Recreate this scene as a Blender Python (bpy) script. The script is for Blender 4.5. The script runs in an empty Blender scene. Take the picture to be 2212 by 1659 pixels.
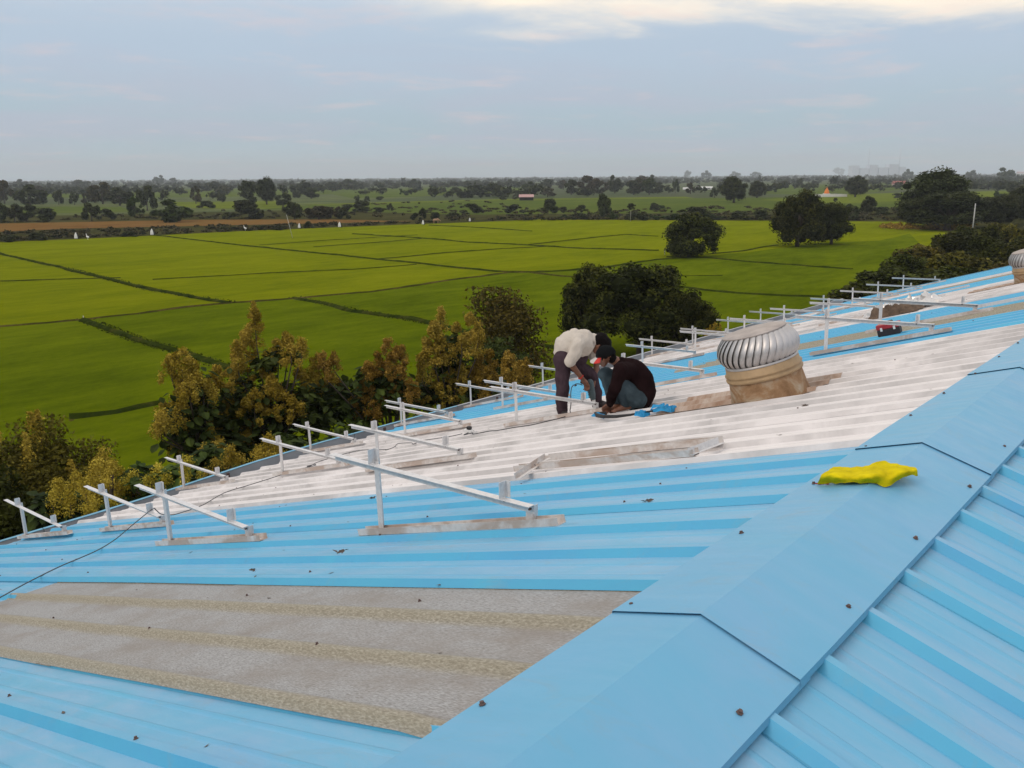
import bpy, math, random
import numpy as np
from mathutils import Vector, Matrix, noise as mnoise
random.seed(7); RNG = np.random.default_rng(7)
rad = math.radians
scene = bpy.context.scene
COL = scene.collection

# ------------------------------------------------------------------ camera
# world: X runs along the roof ridge, +Y down the left roof slope, Z up, origin on the ridge
CAM = Vector((0.0, -1.075, 1.25))
RGT = Vector((0.6468452, -0.7625889, -0.0070371))
UPV = Vector((0.1807535, 0.1443416, 0.9728791))
FWD = Vector((0.7408910, 0.6305741, -0.2312073))
cam_data = bpy.data.cameras.new('camera')
cam_data.sensor_width = 36; cam_data.lens = 1883.0 / 2212.0 * 36
cam_data.clip_start = 0.05; cam_data.clip_end = 40000
cam = bpy.data.objects.new('camera', cam_data); COL.objects.link(cam)
cam.matrix_world = Matrix(((RGT.x, UPV.x, -FWD.x, CAM.x), (RGT.y, UPV.y, -FWD.y, CAM.y), (RGT.z, UPV.z, -FWD.z, CAM.z), (0, 0, 0, 1)))
scene.camera = cam

# ------------------------------------------------------------------ world and sun
SUN_EL, SUN_AZ = 38.0, 165.0       # azimuth counted from +X towards +Y: the light comes from the left and behind
sdir = Vector((math.cos(rad(SUN_EL)) * math.cos(rad(SUN_AZ)), math.cos(rad(SUN_EL)) * math.sin(rad(SUN_AZ)), math.sin(rad(SUN_EL))))
world = bpy.data.worlds.new('World'); scene.world = world; world.use_nodes = True
wn = world.node_tree.nodes; wl = world.node_tree.links; wn.clear()
def wnode(t, **k):
    n = wn.new(t)
    for a, b in k.items(): setattr(n, a, b)
    return n
def wmath(op, a, b=None, clamp=False):
    n = wnode('ShaderNodeMath', operation=op); n.use_clamp = clamp
    for i, v in enumerate((a, b)):
        if v is None: continue
        if isinstance(v, (int, float)): n.inputs[i].default_value = v
        else: wl.new(v, n.inputs[i])
    return n.outputs[0]
def wramp(fac, stops, interp='EASE'):
    n = wnode('ShaderNodeValToRGB'); n.color_ramp.interpolation = interp
    e = n.color_ramp.elements
    while len(e) < len(stops): e.new(0.5)
    for i, (p, c) in enumerate(stops):
        e[i].position = p; e[i].color = (*c, 1) if len(c) == 3 else c
    wl.new(fac, n.inputs[0]); return n.outputs[0]
def wmix(fac, a, b):
    n = wnode('ShaderNodeMix', data_type='RGBA')
    wl.new(fac, n.inputs[0]) if not isinstance(fac, float) else setattr(n.inputs[0], 'default_value', fac)
    for s, v in ((6, a), (7, b)):
        if isinstance(v, tuple): n.inputs[s].default_value = (*v, 1)
        else: wl.new(v, n.inputs[s])
    return n.outputs[2]
tc = wnode('ShaderNodeTexCoord'); sep = wnode('ShaderNodeSeparateXYZ'); wl.new(tc.outputs['Generated'], sep.inputs[0])
zc = wmath('MAXIMUM', sep.outputs[2], 0.0)
zd = wmath('ADD', zc, 0.07)
comb = wnode('ShaderNodeCombineXYZ')
wl.new(wmath('DIVIDE', sep.outputs[0], zd), comb.inputs[0]); wl.new(wmath('DIVIDE', sep.outputs[1], zd), comb.inputs[1])
def wnoise(scale, detail, rough, vec, dist=0.0):
    n = wnode('ShaderNodeTexNoise'); n.inputs['Scale'].default_value = scale; n.inputs['Detail'].default_value = detail
    n.inputs['Roughness'].default_value = rough; n.inputs['Distortion'].default_value = dist
    wl.new(vec, n.inputs['Vector']); return n.outputs[0]
n1 = wnoise(0.42, 7, 0.55, comb.outputs[0], 0.6)
n2 = wnoise(1.3, 6, 0.6, comb.outputs[0], 0.3)
grad = wramp(zc, [(0.0, (0.50, 0.61, 0.67)), (0.05, (0.40, 0.53, 0.62)), (0.13, (0.45, 0.56, 0.69)), (0.30, (0.82, 0.84, 0.88)), (1.0, (1.18, 1.16, 1.14))])
lav = wmix(wramp(n1, [(0.40, (0, 0, 0)), (0.68, (1, 1, 1))]), grad, (0.47, 0.51, 0.63))
k0 = wmix(0.7, grad, lav)
# creamy break in the clouds, high to the right of the view
vdot = wnode('ShaderNodeVectorMath', operation='DOT_PRODUCT'); wl.new(tc.outputs['Generated'], vdot.inputs[0])
cd = (FWD + RGT * 0.34 + UPV * 0.66).normalized(); vdot.inputs[1].default_value = cd
elevm = wmath('MULTIPLY', wmath('SUBTRACT', zc, 0.142), 13.0)
cm = wmath('ADD', wmath('ADD', elevm, wmath('MULTIPLY', wmath('SUBTRACT', n1, 0.5), 2.6)), wmath('MULTIPLY', wmath('SUBTRACT', n2, 0.5), 1.1))
azm = wmath('MULTIPLY', wmath('SUBTRACT', vdot.outputs['Value'], 0.865), 12.0)
cm = wmath('MULTIPLY', wmath('ADD', cm, 0.36, True), wmath('MAXIMUM', azm, 0.0, True), True)
cream = wmix(wramp(cm, [(0.08, (0, 0, 0)), (0.85, (1, 1, 1))]), k0, (1.12, 0.98, 0.80))
# faint pink streaks low on the right, faint pale ones elsewhere
pk = wmath('MULTIPLY', wramp(n2, [(0.52, (0, 0, 0)), (0.72, (1, 1, 1))]), 0.42)
pinked = wmix(pk, cream, (0.74, 0.60, 0.62))
sky = wnode('ShaderNodeTexSky'); sky.sky_type = 'NISHITA'; sky.sun_disc = False
sky.sun_elevation = rad(SUN_EL); sky.sun_rotation = math.atan2(sdir.x, sdir.y); sky.air_density = 1.5; sky.dust_density = 3
scl = wnode('ShaderNodeVectorMath', operation='SCALE'); wl.new(pinked, scl.inputs[0]); scl.inputs['Scale'].default_value = 10.0
final = wmix(0.96, sky.outputs[0], scl.outputs[0])
bg = wnode('ShaderNodeBackground'); bg.inputs['Strength'].default_value = 0.1; wl.new(final, bg.inputs[0])
wo = wnode('ShaderNodeOutputWorld'); wl.new(bg.outputs[0], wo.inputs[0])

sun_d = bpy.data.lights.new('sun', 'SUN'); sun_d.energy = 0.9; sun_d.angle = rad(14); sun_d.color = (1.0, 0.86, 0.72)
sun = bpy.data.objects.new('sun', sun_d); COL.objects.link(sun)
sun.rotation_euler = (-sdir).to_track_quat('-Z', 'Y').to_euler()

vs = scene.view_settings
vs.view_transform = 'Standard'; vs.look = 'None'; vs.gamma = 1; vs.exposure = 0.12; vs.use_curve_mapping = False
scene.cycles.max_bounces = 6; scene.cycles.volume_bounces = 0; scene.cycles.transparent_max_bounces = 6

# ------------------------------------------------------------------ helpers
TS = math.tan(rad(17.0)); GZ = -11.75
def ray(x, y):
    return (RGT * (x - 1106) + UPV * (829.5 - y) + FWD * 1883).normalized()
def gp(x, y, z=GZ):                       # sight line to the level z
    d = ray(x, y); t = (z - CAM.z) / d.z; return CAM + d * t
def atd(x, y, dist):                      # point at a horizontal distance from the camera
    d = ray(x, y); return CAM + d * (dist / math.hypot(d.x, d.y))

def tag(o, label=None, cat=None, group=None, kind=None):
    if label: o['label'] = label
    if cat: o['category'] = cat
    if group: o['group'] = group
    if kind: o['kind'] = kind
    return o
def link(name, me, parent=None, loc=None):
    o = bpy.data.objects.new(name, me); COL.objects.link(o)
    if parent is not None: o.parent = parent
    if loc is not None: o.location = loc
    return o
def empty(name, loc, rz=0.0, sc=None):
    o = bpy.data.objects.new(name, None); COL.objects.link(o); o.location = loc; o.rotation_euler = (0, 0, rz)
    o.empty_display_size = 0.1
    if sc: o.scale = sc
    return o
def copy_tree(o, parent=None):
    c = o.copy(); COL.objects.link(c); c.parent = parent
    for ch in list(o.children): copy_tree(ch, c)
    return c
def quads_mesh(name, V, mat, k=4, smooth=False):
    """V: (n*k,3) array, consecutive k vertices make one face"""
    V = np.asarray(V, dtype=np.float32); nf = len(V) // k
    me = bpy.data.meshes.new(name)
    me.vertices.add(len(V)); me.vertices.foreach_set('co', V.ravel())
    me.loops.add(len(V)); me.loops.foreach_set('vertex_index', np.arange(len(V), dtype=np.int32))
    me.polygons.add(nf); me.polygons.foreach_set('loop_start', np.arange(0, len(V), k, dtype=np.int32))
    me.polygons.foreach_set('loop_total', np.full(nf, k, dtype=np.int32))
    me.update(calc_edges=True); me.materials.append(mat)
    if smooth: me.polygons.foreach_set('use_smooth', np.ones(nf, dtype=bool))
    return me
class MB:
    def __init__(s): s.v = []; s.f = []
    def add(s, vs_, fs_):
        n = len(s.v); s.v += [tuple(p) for p in vs_]; s.f += [tuple(i + n for i in f) for f in fs_]; return s
    def box(s, a, b, M=None):
        x0, y0, z0 = a; x1, y1, z1 = b
        vs_ = [Vector(p) for p in ((x0,y0,z0),(x1,y0,z0),(x1,y1,z0),(x0,y1,z0),(x0,y0,z1),(x1,y0,z1),(x1,y1,z1),(x0,y1,z1))]
        if M is not None: vs_ = [M @ p for p in vs_]
        return s.add(vs_, [(0,3,2,1),(4,5,6,7),(0,1,5,4),(1,2,6,5),(2,3,7,6),(3,0,4,7)])
    def sweep(s, prof, p0, p1, side, up=None):
        """closed 2D profile (a,b) swept from p0 to p1; a along side, b along up"""
        p0 = Vector(p0); p1 = Vector(p1); d = (p1 - p0).normalized(); side = Vector(side)
        side = (side - d * side.dot(d)).normalized()
        up = side.cross(d).normalized() if up is None else Vector(up)
        n = len(prof)
        vs_ = [p + side * a + up * b for p in (p0, p1) for a, b in prof]
        fs_ = [(i, (i + 1) % n, n + (i + 1) % n, n + i) for i in range(n)] + [tuple(range(n))[::-1], tuple(range(n, 2 * n))]
        return s.add(vs_, fs_)
    def tube(s, pts, r, n=8, cap=True):
        pts = [Vector(p) for p in pts]; rs = r if isinstance(r, (list, tuple)) else [r] * len(pts)
        base = len(s.v); prev = None
        for i, p in enumerate(pts):
            t = (pts[min(i + 1, len(pts) - 1)] - pts[max(i - 1, 0)]).normalized()
            if prev is None:
                a = t.orthogonal().normalized()
            else:
                a = (prev - t * prev.dot(t)).normalized()
            prev = a; b = t.cross(a)
            for k in range(n):
                w = 2 * math.pi * k / n
                s.v.append(tuple(p + (a * math.cos(w) + b * math.sin(w)) * rs[i]))
        for i in range(len(pts) - 1):
            for k in range(n):
                s.f.append((base + i * n + k, base + i * n + (k + 1) % n, base + (i + 1) * n + (k + 1) % n, base + (i + 1) * n + k))
        if cap:
            s.f.append(tuple(base + k for k in range(n))[::-1]); s.f.append(tuple(base + (len(pts) - 1) * n + k for k in range(n)))
        return s
    def lathe(s, prof, n=32, cap=False):
        base = len(s.v)
        for r, z in prof:
            for k in range(n):
                w = 2 * math.pi * k / n; s.v.append((r * math.cos(w), r * math.sin(w), z))
        for i in range(len(prof) - 1):
            for k in range(n):
                s.f.append((base + i * n + k, base + i * n + (k + 1) % n, base + (i + 1) * n + (k + 1) % n, base + (i + 1) * n + k))
        if cap: s.f.append(tuple(base + (len(prof) - 1) * n + k for k in range(n)))
        return s
    def mesh(s, name, mat, smooth=False):
        me = bpy.data.meshes.new(name); me.from_pydata(s.v, [], s.f); me.materials.append(mat)
        if smooth: me.polygons.foreach_set('use_smooth', [True] * len(me.polygons))
        me.update(); return me
    def build(s, name, mat, parent=None, smooth=False, loc=None):
        return link(name, s.mesh(name, mat, smooth), parent, loc)

# ------------------------------------------------------------------ materials
def new_mat(name, rough=0.6, metal=0.0, spec=0.5):
    m = bpy.data.materials.new(name); m.use_nodes = True
    nt = m.node_tree; b = nt.nodes['Principled BSDF']
    b.inputs['Roughness'].default_value = rough; b.inputs['Metallic'].default_value = metal
    b.inputs['Specular IOR Level'].default_value = spec
    return m, nt, b
def N(nt, t, **k):
    n = nt.nodes.new(t)
    for a, b in k.items(): setattr(n, a, b)
    return n
def coords(nt, scale=(1, 1, 1), kind='Object', rot=(0, 0, 0)):
    t = N(nt, 'ShaderNodeTexCoord'); m = N(nt, 'ShaderNodeMapping'); m.inputs['Scale'].default_value = scale
    m.inputs['Rotation'].default_value = rot
    nt.links.new(t.outputs[kind], m.inputs[0]); return m.outputs[0]
def worldco(nt, scale=(1, 1, 1), rot=(0, 0, 0)):
    t = N(nt, 'ShaderNodeNewGeometry'); m = N(nt, 'ShaderNodeMapping'); m.inputs['Scale'].default_value = scale
    m.inputs['Rotation'].default_value = rot
    nt.links.new(t.outputs['Position'], m.inputs[0]); return m.outputs[0]
def noi(nt, vec, scale=1.0, detail=4, rough=0.55, dist=0.0):
    n = N(nt, 'ShaderNodeTexNoise'); n.inputs['Scale'].default_value = scale; n.inputs['Detail'].default_value = detail
    n.inputs['Roughness'].default_value = rough; n.inputs['Distortion'].default_value = dist
    nt.links.new(vec, n.inputs['Vector']); return n.outputs[0]
def ramp(nt, fac, stops, interp='LINEAR'):
    n = N(nt, 'ShaderNodeValToRGB'); n.color_ramp.interpolation = interp; e = n.color_ramp.elements
    while len(e) < len(stops): e.new(0.5)
    for i, (p, c) in enumerate(stops):
        if isinstance(c, (int, float)): c = (c, c, c)
        e[i].position = p; e[i].color = (*c, 1)
    nt.links.new(fac, n.inputs[0]); return n.outputs[0]
def mixc(nt, fac, a, b, blend='MIX'):
    n = N(nt, 'ShaderNodeMix', data_type='RGBA', blend_type=blend)
    if isinstance(fac, (int, float)): n.inputs[0].default_value = fac
    else: nt.links.new(fac, n.inputs[0])
    for s, v in ((6, a), (7, b)):
        if isinstance(v, tuple): n.inputs[s].default_value = (*v, 1)
        else: nt.links.new(v, n.inputs[s])
    return n.outputs[2]
def mth(nt, op, a, b=0.0, clamp=False):
    n = N(nt, 'ShaderNodeMath', operation=op); n.use_clamp = clamp
    for i, v in enumerate((a, b)):
        if isinstance(v, (int, float)): n.inputs[i].default_value = v
        else: nt.links.new(v, n.inputs[i])
    return n.outputs[0]
def bump(nt, b, h, strength=0.3, dist=0.01):
    n = N(nt, 'ShaderNodeBump'); n.inputs['Strength'].default_value = strength; n.inputs['Distance'].default_value = dist
    nt.links.new(h, n.inputs['Height']); nt.links.new(n.outputs[0], b.inputs['Normal'])
def simple(name, col, rough=0.6, metal=0.0, var=0.12, scale=8.0, bs=0.0, bd=0.005, col2=None, spec=0.5):
    m, nt, b = new_mat(name, rough, metal, spec)
    v = coords(nt); n = noi(nt, v, scale, 5, 0.6)
    c2 = col2 or tuple(c * (1 - 2 * var) for c in col)
    c1 = col if col2 else tuple(min(1, c * (1 + var)) for c in col)
    nt.links.new(ramp(nt, n, [(0.3, c2), (0.7, c1)]), b.inputs['Base Color'])
    if bs: bump(nt, b, noi(nt, v, scale * 4, 4), bs, bd)
    return m
def sheet_mat(name, clean_shade, dusty, cyan, rough=0.42, streak=(0.3, 0.27, 0.22)):
    """painted roof sheet: dusty pale pans, shade painted onto the near rib faces (vertex attribute 'dust'), streaks run down the slope"""
    m, nt, b = new_mat(name, rough, 0.0, 0.4)
    w = worldco(nt, (1, 1, 1))
    at = N(nt, 'ShaderNodeAttribute', attribute_name='dust')
    st = noi(nt, worldco(nt, (9, 0.7, 0.7)), 1.0, 6, 0.65, 0.4)
    big = noi(nt, w, 1.1, 5, 0.6, 0.8)
    fine = noi(nt, worldco(nt, (14, 5, 5)), 1.0, 6, 0.7)
    base = mixc(nt, ramp(nt, big, [(0.38, 0), (0.66, 1)]), clean_shade, cyan)
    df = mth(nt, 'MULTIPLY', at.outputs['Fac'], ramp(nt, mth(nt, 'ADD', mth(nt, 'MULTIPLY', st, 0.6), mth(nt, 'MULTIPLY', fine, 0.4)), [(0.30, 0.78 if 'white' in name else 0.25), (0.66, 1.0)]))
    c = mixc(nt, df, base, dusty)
    scuff = mth(nt, 'MULTIPLY', ramp(nt, noi(nt, worldco(nt, (3.2, 1.5, 1.5)), 1.6, 8, 0.75, 1.2), [(0.55, 0), (0.74, 1)]), 0.14 if 'white' in name else 0.30)
    c = mixc(nt, scuff, c, streak)
    blot = mth(nt, 'MULTIPLY', ramp(nt, noi(nt, worldco(nt, (2.2, 1.2, 1.2)), 1.3, 6, 0.62, 1.0), [(0.42, 0), (0.62, 1)]), 0.10 if 'white' in name else 0.38)
    c = mixc(nt, blot, c, cyan)
    nt.links.new(c, b.inputs['Base Color'])
    nt.links.new(ramp(nt, fine, [(0.3, rough - 0.08), (0.7, rough + 0.16)]), b.inputs['Roughness'])
    bump(nt, b, noi(nt, worldco(nt, (3, 0.8, 0.8)), 1.0, 3), 0.4, 0.03)
    return m
M = {}
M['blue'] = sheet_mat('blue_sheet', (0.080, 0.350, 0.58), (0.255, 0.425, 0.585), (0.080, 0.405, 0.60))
M['white'] = sheet_mat('white_sheet', (0.40, 0.38, 0.37), (0.75, 0.705, 0.685), (0.69, 0.655, 0.64), 0.5, (0.54, 0.47, 0.43))  # darker first grey is shade painted onto the near rib faces
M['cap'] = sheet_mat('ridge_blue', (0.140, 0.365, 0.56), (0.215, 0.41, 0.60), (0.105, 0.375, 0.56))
M['white'].node_tree.nodes['Principled BSDF'].inputs['Specular IOR Level'].default_value = 0.3

# fibreglass skylight sheet: bare glass fibres, yellow-brown where the resin of the ribs has worn off
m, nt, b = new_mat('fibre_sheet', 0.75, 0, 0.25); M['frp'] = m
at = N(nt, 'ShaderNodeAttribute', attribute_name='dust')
fib = N(nt, 'ShaderNodeTexWave'); fib.wave_type = 'BANDS'; fib.inputs['Scale'].default_value = 22; fib.inputs['Distortion'].default_value = 22
fib.inputs['Detail'].default_value = 4; fib.inputs['Detail Scale'].default_value = 2.2; nt.links.new(worldco(nt, (1, 1, 1), (0, 0, 0.6)), fib.inputs[0])
fn = noi(nt, worldco(nt, (300, 60, 60), (0, 0, 0.72)), 1.0, 3, 0.6, 0.25)
fn2 = noi(nt, worldco(nt, (3, 2, 2)), 1.0, 6, 0.65)
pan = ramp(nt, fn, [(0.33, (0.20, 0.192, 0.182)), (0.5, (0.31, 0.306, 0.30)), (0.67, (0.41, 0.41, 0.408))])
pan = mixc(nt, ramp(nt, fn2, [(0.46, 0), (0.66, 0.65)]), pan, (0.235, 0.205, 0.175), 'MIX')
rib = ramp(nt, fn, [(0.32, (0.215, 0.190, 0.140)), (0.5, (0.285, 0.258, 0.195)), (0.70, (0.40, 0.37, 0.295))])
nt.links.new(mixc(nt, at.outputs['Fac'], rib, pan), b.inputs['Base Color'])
bump(nt, b, fn, 0.35, 0.003)

M['galv'] = None
m, nt, b = new_mat('galvanised_steel', 0.5, 0.25, 0.5); M['galv'] = m
o_ = coords(nt, (3, 3, 3)); n_ = noi(nt, o_, 1.6, 6, 0.65, 0.6); f_ = noi(nt, coords(nt, (40, 40, 40)), 1, 3)
c_ = ramp(nt, f_, [(0.3, (0.58, 0.57, 0.57)), (0.7, (0.70, 0.69, 0.68))])
nt.links.new(mixc(nt, ramp(nt, n_, [(0.55, 0), (0.72, 0.6)]), c_, (0.42, 0.34, 0.29)), b.inputs['Base Color'])
m, nt, b = new_mat('muddy_steel', 0.62, 0.15, 0.4); M['muddy'] = m
n_ = noi(nt, worldco(nt, (1.2, 1.6, 2)), 2.1, 6, 0.6, 0.8); f_ = noi(nt, coords(nt, (30, 30, 30)), 1, 3)
c_ = ramp(nt, f_, [(0.3, (0.58, 0.56, 0.54)), (0.7, (0.70, 0.67, 0.65))])
nt.links.new(mixc(nt, ramp(nt, n_, [(0.44, 0.1), (0.58, 0.85)]), c_, (0.42, 0.325, 0.265)), b.inputs['Base Color'])
M['vane'] = simple('spun_aluminium', (0.50, 0.48, 0.47), 0.46, 0.7, 0.16, 5.0, 0.15, 0.002)
M['dustyplate'] = simple('dusty_plate', (0.40, 0.35, 0.32), 0.6, 0.3, 0.15, 5.0)
M['vane_dark'] = simple('vent_interior', (0.09, 0.075, 0.065), 0.6, 0.3)
m, nt, b = new_mat('rusty_throat', 0.7, 0.2, 0.3); M['rust'] = m
n_ = noi(nt, coords(nt, (3, 3, 4)), 1.4, 7, 0.65, 0.8)
nt.links.new(ramp(nt, n_, [(0.32, (0.19, 0.105, 0.050)), (0.46, (0.30, 0.18, 0.095)), (0.56, (0.36, 0.27, 0.18)), (0.70, (0.46, 0.41, 0.34))]), b.inputs['Base Color'])
bump(nt, b, n_, 0.3, 0.004)
M['collar'] = simple('tan_collar', (0.38, 0.26, 0.14), 0.55, 0.2, 0.15, 5)
m, nt, b = new_mat('dusty_flashing', 0.75, 0, 0.25); M['flash'] = m
n_ = noi(nt, coords(nt, (2, 5, 2)), 1.6, 7, 0.65, 0.7)
nt.links.new(ramp(nt, n_, [(0.33, (0.27, 0.16, 0.10)), (0.52, (0.40, 0.30, 0.235)), (0.70, (0.52, 0.45, 0.39))]), b.inputs['Base Color'])
M['gutter'] = simple('grey_gutter', (0.36, 0.37, 0.39), 0.55, 0.1, 0.12, 2.0)
M['gutterblue'] = simple('blue_gutter_lip', (0.14, 0.36, 0.50), 0.5)
M['wall'] = simple('painted_wall', (0.52, 0.54, 0.55), 0.8, 0, 0.08, 0.7)
M['screw'] = simple('rusty_screw', (0.12, 0.075, 0.065), 0.8)
M['rubber'] = simple('black_rubber', (0.02, 0.02, 0.022), 0.6)
M['cable'] = simple('grey_cable', (0.055, 0.055, 0.06), 0.6)
M['whiteplastic'] = simple('white_plastic', (0.70, 0.69, 0.67), 0.45)
M['debris'] = simple('dry_leaf', (0.11, 0.085, 0.07), 0.9)

def leaf_mat(name, dark, light, hs=1.5, tint=None, rough=0.62, trans=0.12):
    m, nt, b = new_mat(name, rough, 0, 0.06)
    oi = N(nt, 'ShaderNodeObjectInfo')
    g = N(nt, 'ShaderNodeNewGeometry')
    n = noi(nt, worldco(nt, (1, 1, 1)), hs, 3, 0.6)
    c = ramp(nt, n, [(0.34, dark), (0.68, light)])
    # every leaf differs a little (random per mesh island), and so does every tree
    hsv = N(nt, 'ShaderNodeHueSaturation')
    nt.links.new(c, hsv.inputs['Color'])
    nt.links.new(mth(nt, 'ADD', mth(nt, 'MULTIPLY', g.outputs['Random Per Island'], 0.7), mth(nt, 'ADD', mth(nt, 'MULTIPLY', oi.outputs['Random'], 0.35), 0.5)), hsv.inputs['Value'])
    nt.links.new(mth(nt, 'ADD', mth(nt, 'MULTIPLY', oi.outputs['Random'], 0.035), 0.485), hsv.inputs['Hue'])
    nt.links.new(hsv.outputs[0], b.inputs['Base Color'])
    if trans:
        tr = N(nt, 'ShaderNodeBsdfTranslucent'); nt.links.new(hsv.outputs[0], tr.inputs[0])
        mx = N(nt, 'ShaderNodeMixShader'); mx.inputs[0].default_value = trans
        nt.links.new(b.outputs[0], mx.inputs[1]); nt.links.new(tr.outputs[0], mx.inputs[2])
        nt.links.new(mx.outputs[0], nt.nodes['Material Output'].inputs[0])
    return m
M['leaf_mango'] = leaf_mat('mango_leaves', (0.016, 0.020, 0.003), (0.066, 0.070, 0.010), 0.45)
M['leaf_far'] = leaf_mat('far_leaves', (0.024, 0.030, 0.010), (0.064, 0.070, 0.021), 0.25)
M['leaf_brown'] = leaf_mat('brownish_leaves', (0.038, 0.034, 0.016), (0.088, 0.066, 0.028), 0.3)
M['leaf_rust'] = leaf_mat('rusty_green_leaves', (0.060, 0.055, 0.010), (0.145, 0.115, 0.020), 0.35)
M['leaf_green'] = leaf_mat('green_leaves', (0.024, 0.036, 0.008), (0.060, 0.085, 0.018), 0.4)
M['leaf_teak'] = leaf_mat('teak_leaves', (0.017, 0.027, 0.008), (0.070, 0.095, 0.018), 1.3, trans=0.2)
M['leaf_olive'] = leaf_mat('olive_leaves', (0.040, 0.036, 0.007), (0.13, 0.105, 0.016), 0.6)
M['panicle'] = leaf_mat('teak_flowers', (0.24, 0.170, 0.016), (0.47, 0.345, 0.055), 1.1, rough=0.9)
M['panicle_rust'] = leaf_mat('rusty_teak_flowers', (0.21, 0.135, 0.018), (0.43, 0.29, 0.055), 1.1, rough=0.9)
M['bark'] = simple('bark', (0.075, 0.055, 0.038), 0.9, 0, 0.25, 6, 0.5, 0.02)
M['treecore'] = simple('crown_shade_core', (0.014, 0.017, 0.006), 1.0, spec=0.0)  # dark solid blobs added inside the crowns to block light
# ------------------------------------------------------------------ GROUND
m, nt, b = new_mat('farmland', 0.95, 0, 0.1); M['land'] = m
p = worldco(nt, (1, 1, 1))
vor = N(nt, 'ShaderNodeTexVoronoi'); vor.inputs['Scale'].default_value = 0.0075; nt.links.new(worldco(nt, (1, 2.4, 1), (0, 0, 0.55)), vor.inputs['Vector'])
sepc = N(nt, 'ShaderNodeSeparateColor'); nt.links.new(vor.outputs['Color'], sepc.inputs[0])
c = ramp(nt, sepc.outputs[0], [(0.0, (0.050, 0.072, 0.018)), (0.35, (0.075, 0.095, 0.022)), (0.55, (0.052, 0.062, 0.020)), (0.80, (0.092, 0.112, 0.022)), (1.0, (0.12, 0.095, 0.042))], 'CONSTANT')
n_ = noi(nt, worldco(nt, (0.05, 0.05, 0.05)), 1.0, 7, 0.65)
c = mixc(nt, ramp(nt, n_, [(0.40, 0.75), (0.62, 0.0)]), c, (0.040, 0.052, 0.018))
nt.links.new(c, b.inputs['Base Color'])
bump(nt, b, noi(nt, worldco(nt, (0.8, 0.8, 0.8)), 1.0, 6, 0.7), 0.8, 0.3)
mb = MB(); R0 = 9000; mb.add([(-R0, -R0, 0), (R0, -R0, 0), (R0, R0, 0), (-R0, R0, 0)], [(0, 1, 2, 3)])
tag(mb.build('ground', M['land'], loc=(0, 0, GZ)), kind='structure')

def field_mat(name, c0, c1, c2, sc=0.12):
    m, nt, b = new_mat(name, 1.0, 0, 0.0)
    big = noi(nt, worldco(nt, (1.0, 2.4, 1), (0, 0, 0.45)), sc * 0.5, 4, 0.55, 0.5)
    fine = noi(nt, worldco(nt, (1.6, 3.4, 1), (0, 0, 0.5)), 1.1, 8, 0.85)
    mid = noi(nt, worldco(nt, (1, 3.0, 1), (0, 0, 0.35)), 0.25, 5, 0.65)
    f = mth(nt, 'ADD', mth(nt, 'MULTIPLY', big, 0.36), mth(nt, 'ADD', mth(nt, 'MULTIPLY', fine, 0.34), mth(nt, 'MULTIPLY', mid, 0.30)))
    nt.links.new(ramp(nt, f, [(0.40, c0), (0.5, c1), (0.60, c2)]), b.inputs['Base Color'])
    bump(nt, b, mth(nt, 'ADD', fine, noi(nt, worldco(nt, (5, 5, 5)), 1.0, 4, 0.8)), 0.9, 0.16)
    return m
M['paddy_far'] = field_mat('yellow_green_rice', (0.122, 0.148, 0.002), (0.160, 0.186, 0.0025), (0.198, 0.218, 0.004))
M['paddy_near'] = field_mat('green_rice', (0.066, 0.094, 0.002), (0.102, 0.136, 0.0025), (0.140, 0.172, 0.004))
M['paddy_far_green'] = field_mat('distant_crop', (0.060, 0.088, 0.016), (0.082, 0.110, 0.020), (0.105, 0.130, 0.024), 0.03)
M['paddy_far_bright'] = field_mat('distant_rice', (0.095, 0.122, 0.014), (0.12, 0.150, 0.016), (0.145, 0.168, 0.018), 0.03)
M['scrub'] = field_mat('scrubland', (0.030, 0.034, 0.012), (0.052, 0.052, 0.018), (0.085, 0.075, 0.025), 0.1)
M['orange_grass'] = field_mat('dry_orange_grass', (0.115, 0.058, 0.022), (0.185, 0.098, 0.030), (0.16, 0.11, 0.04), 0.1)
M['bund'] = field_mat('bund_grass', (0.016, 0.026, 0.003), (0.032, 0.046, 0.005), (0.070, 0.068, 0.014), 0.6)
M['bund_dry'] = field_mat('bund_dry_grass', (0.026, 0.030, 0.006), (0.060, 0.054, 0.012), (0.13, 0.095, 0.030), 0.6)
def field(name, pts, mat, dz):
    P = [gp(x, y) for x, y in pts]
    mb = MB(); mb.add([(p.x, p.y, GZ + dz) for p in P], [tuple(range(len(P)))])
    return tag(mb.build(name, mat), kind='structure')
# the big rice paddies, their near greener part, and the strips beyond them
field('rice_paddy', [(-900, 1700), (-500, 560), (0, 523), (160, 517), (330, 509), (530, 499), (735, 491), (910, 484), (1080, 478), (1170, 474), (1460, 476), (1700, 477), (1950, 479), (2080, 497), (2080, 560), (1880, 640), (1700, 800), (700, 1700)], M['paddy_far'], 0.02)
field('green_rice_paddy', [(-900, 1700), (-700, 760), (0, 707), (180, 691), (300, 678), (500, 655), (640, 645), (800, 631), (970, 606), (1100, 590), (1145, 589), (1310, 577), (1420, 562), (1500, 556), (1620, 545), (1760, 526), (1900, 520), (1965, 505), (1990, 530), (1880, 640), (1700, 800), (700, 1700)], M['paddy_near'], 0.05)
field('scrub_strip', [(-300, 500), (0, 468), (300, 462), (700, 452), (1100, 448), (1500, 440), (2212, 420), (2212, 500), (1950, 480), (1460, 477), (1170, 475), (1080, 479), (735, 492), (330, 510), (0, 524), (-300, 545)], M['scrub'], 0.01)
field('orange_grass_strip', [(-200, 510), (0, 501), (150, 494), (430, 488), (760, 481), (900, 478), (700, 474), (420, 475), (150, 480), (0, 483), (-200, 488)], M['orange_grass'], 0.03)
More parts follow.
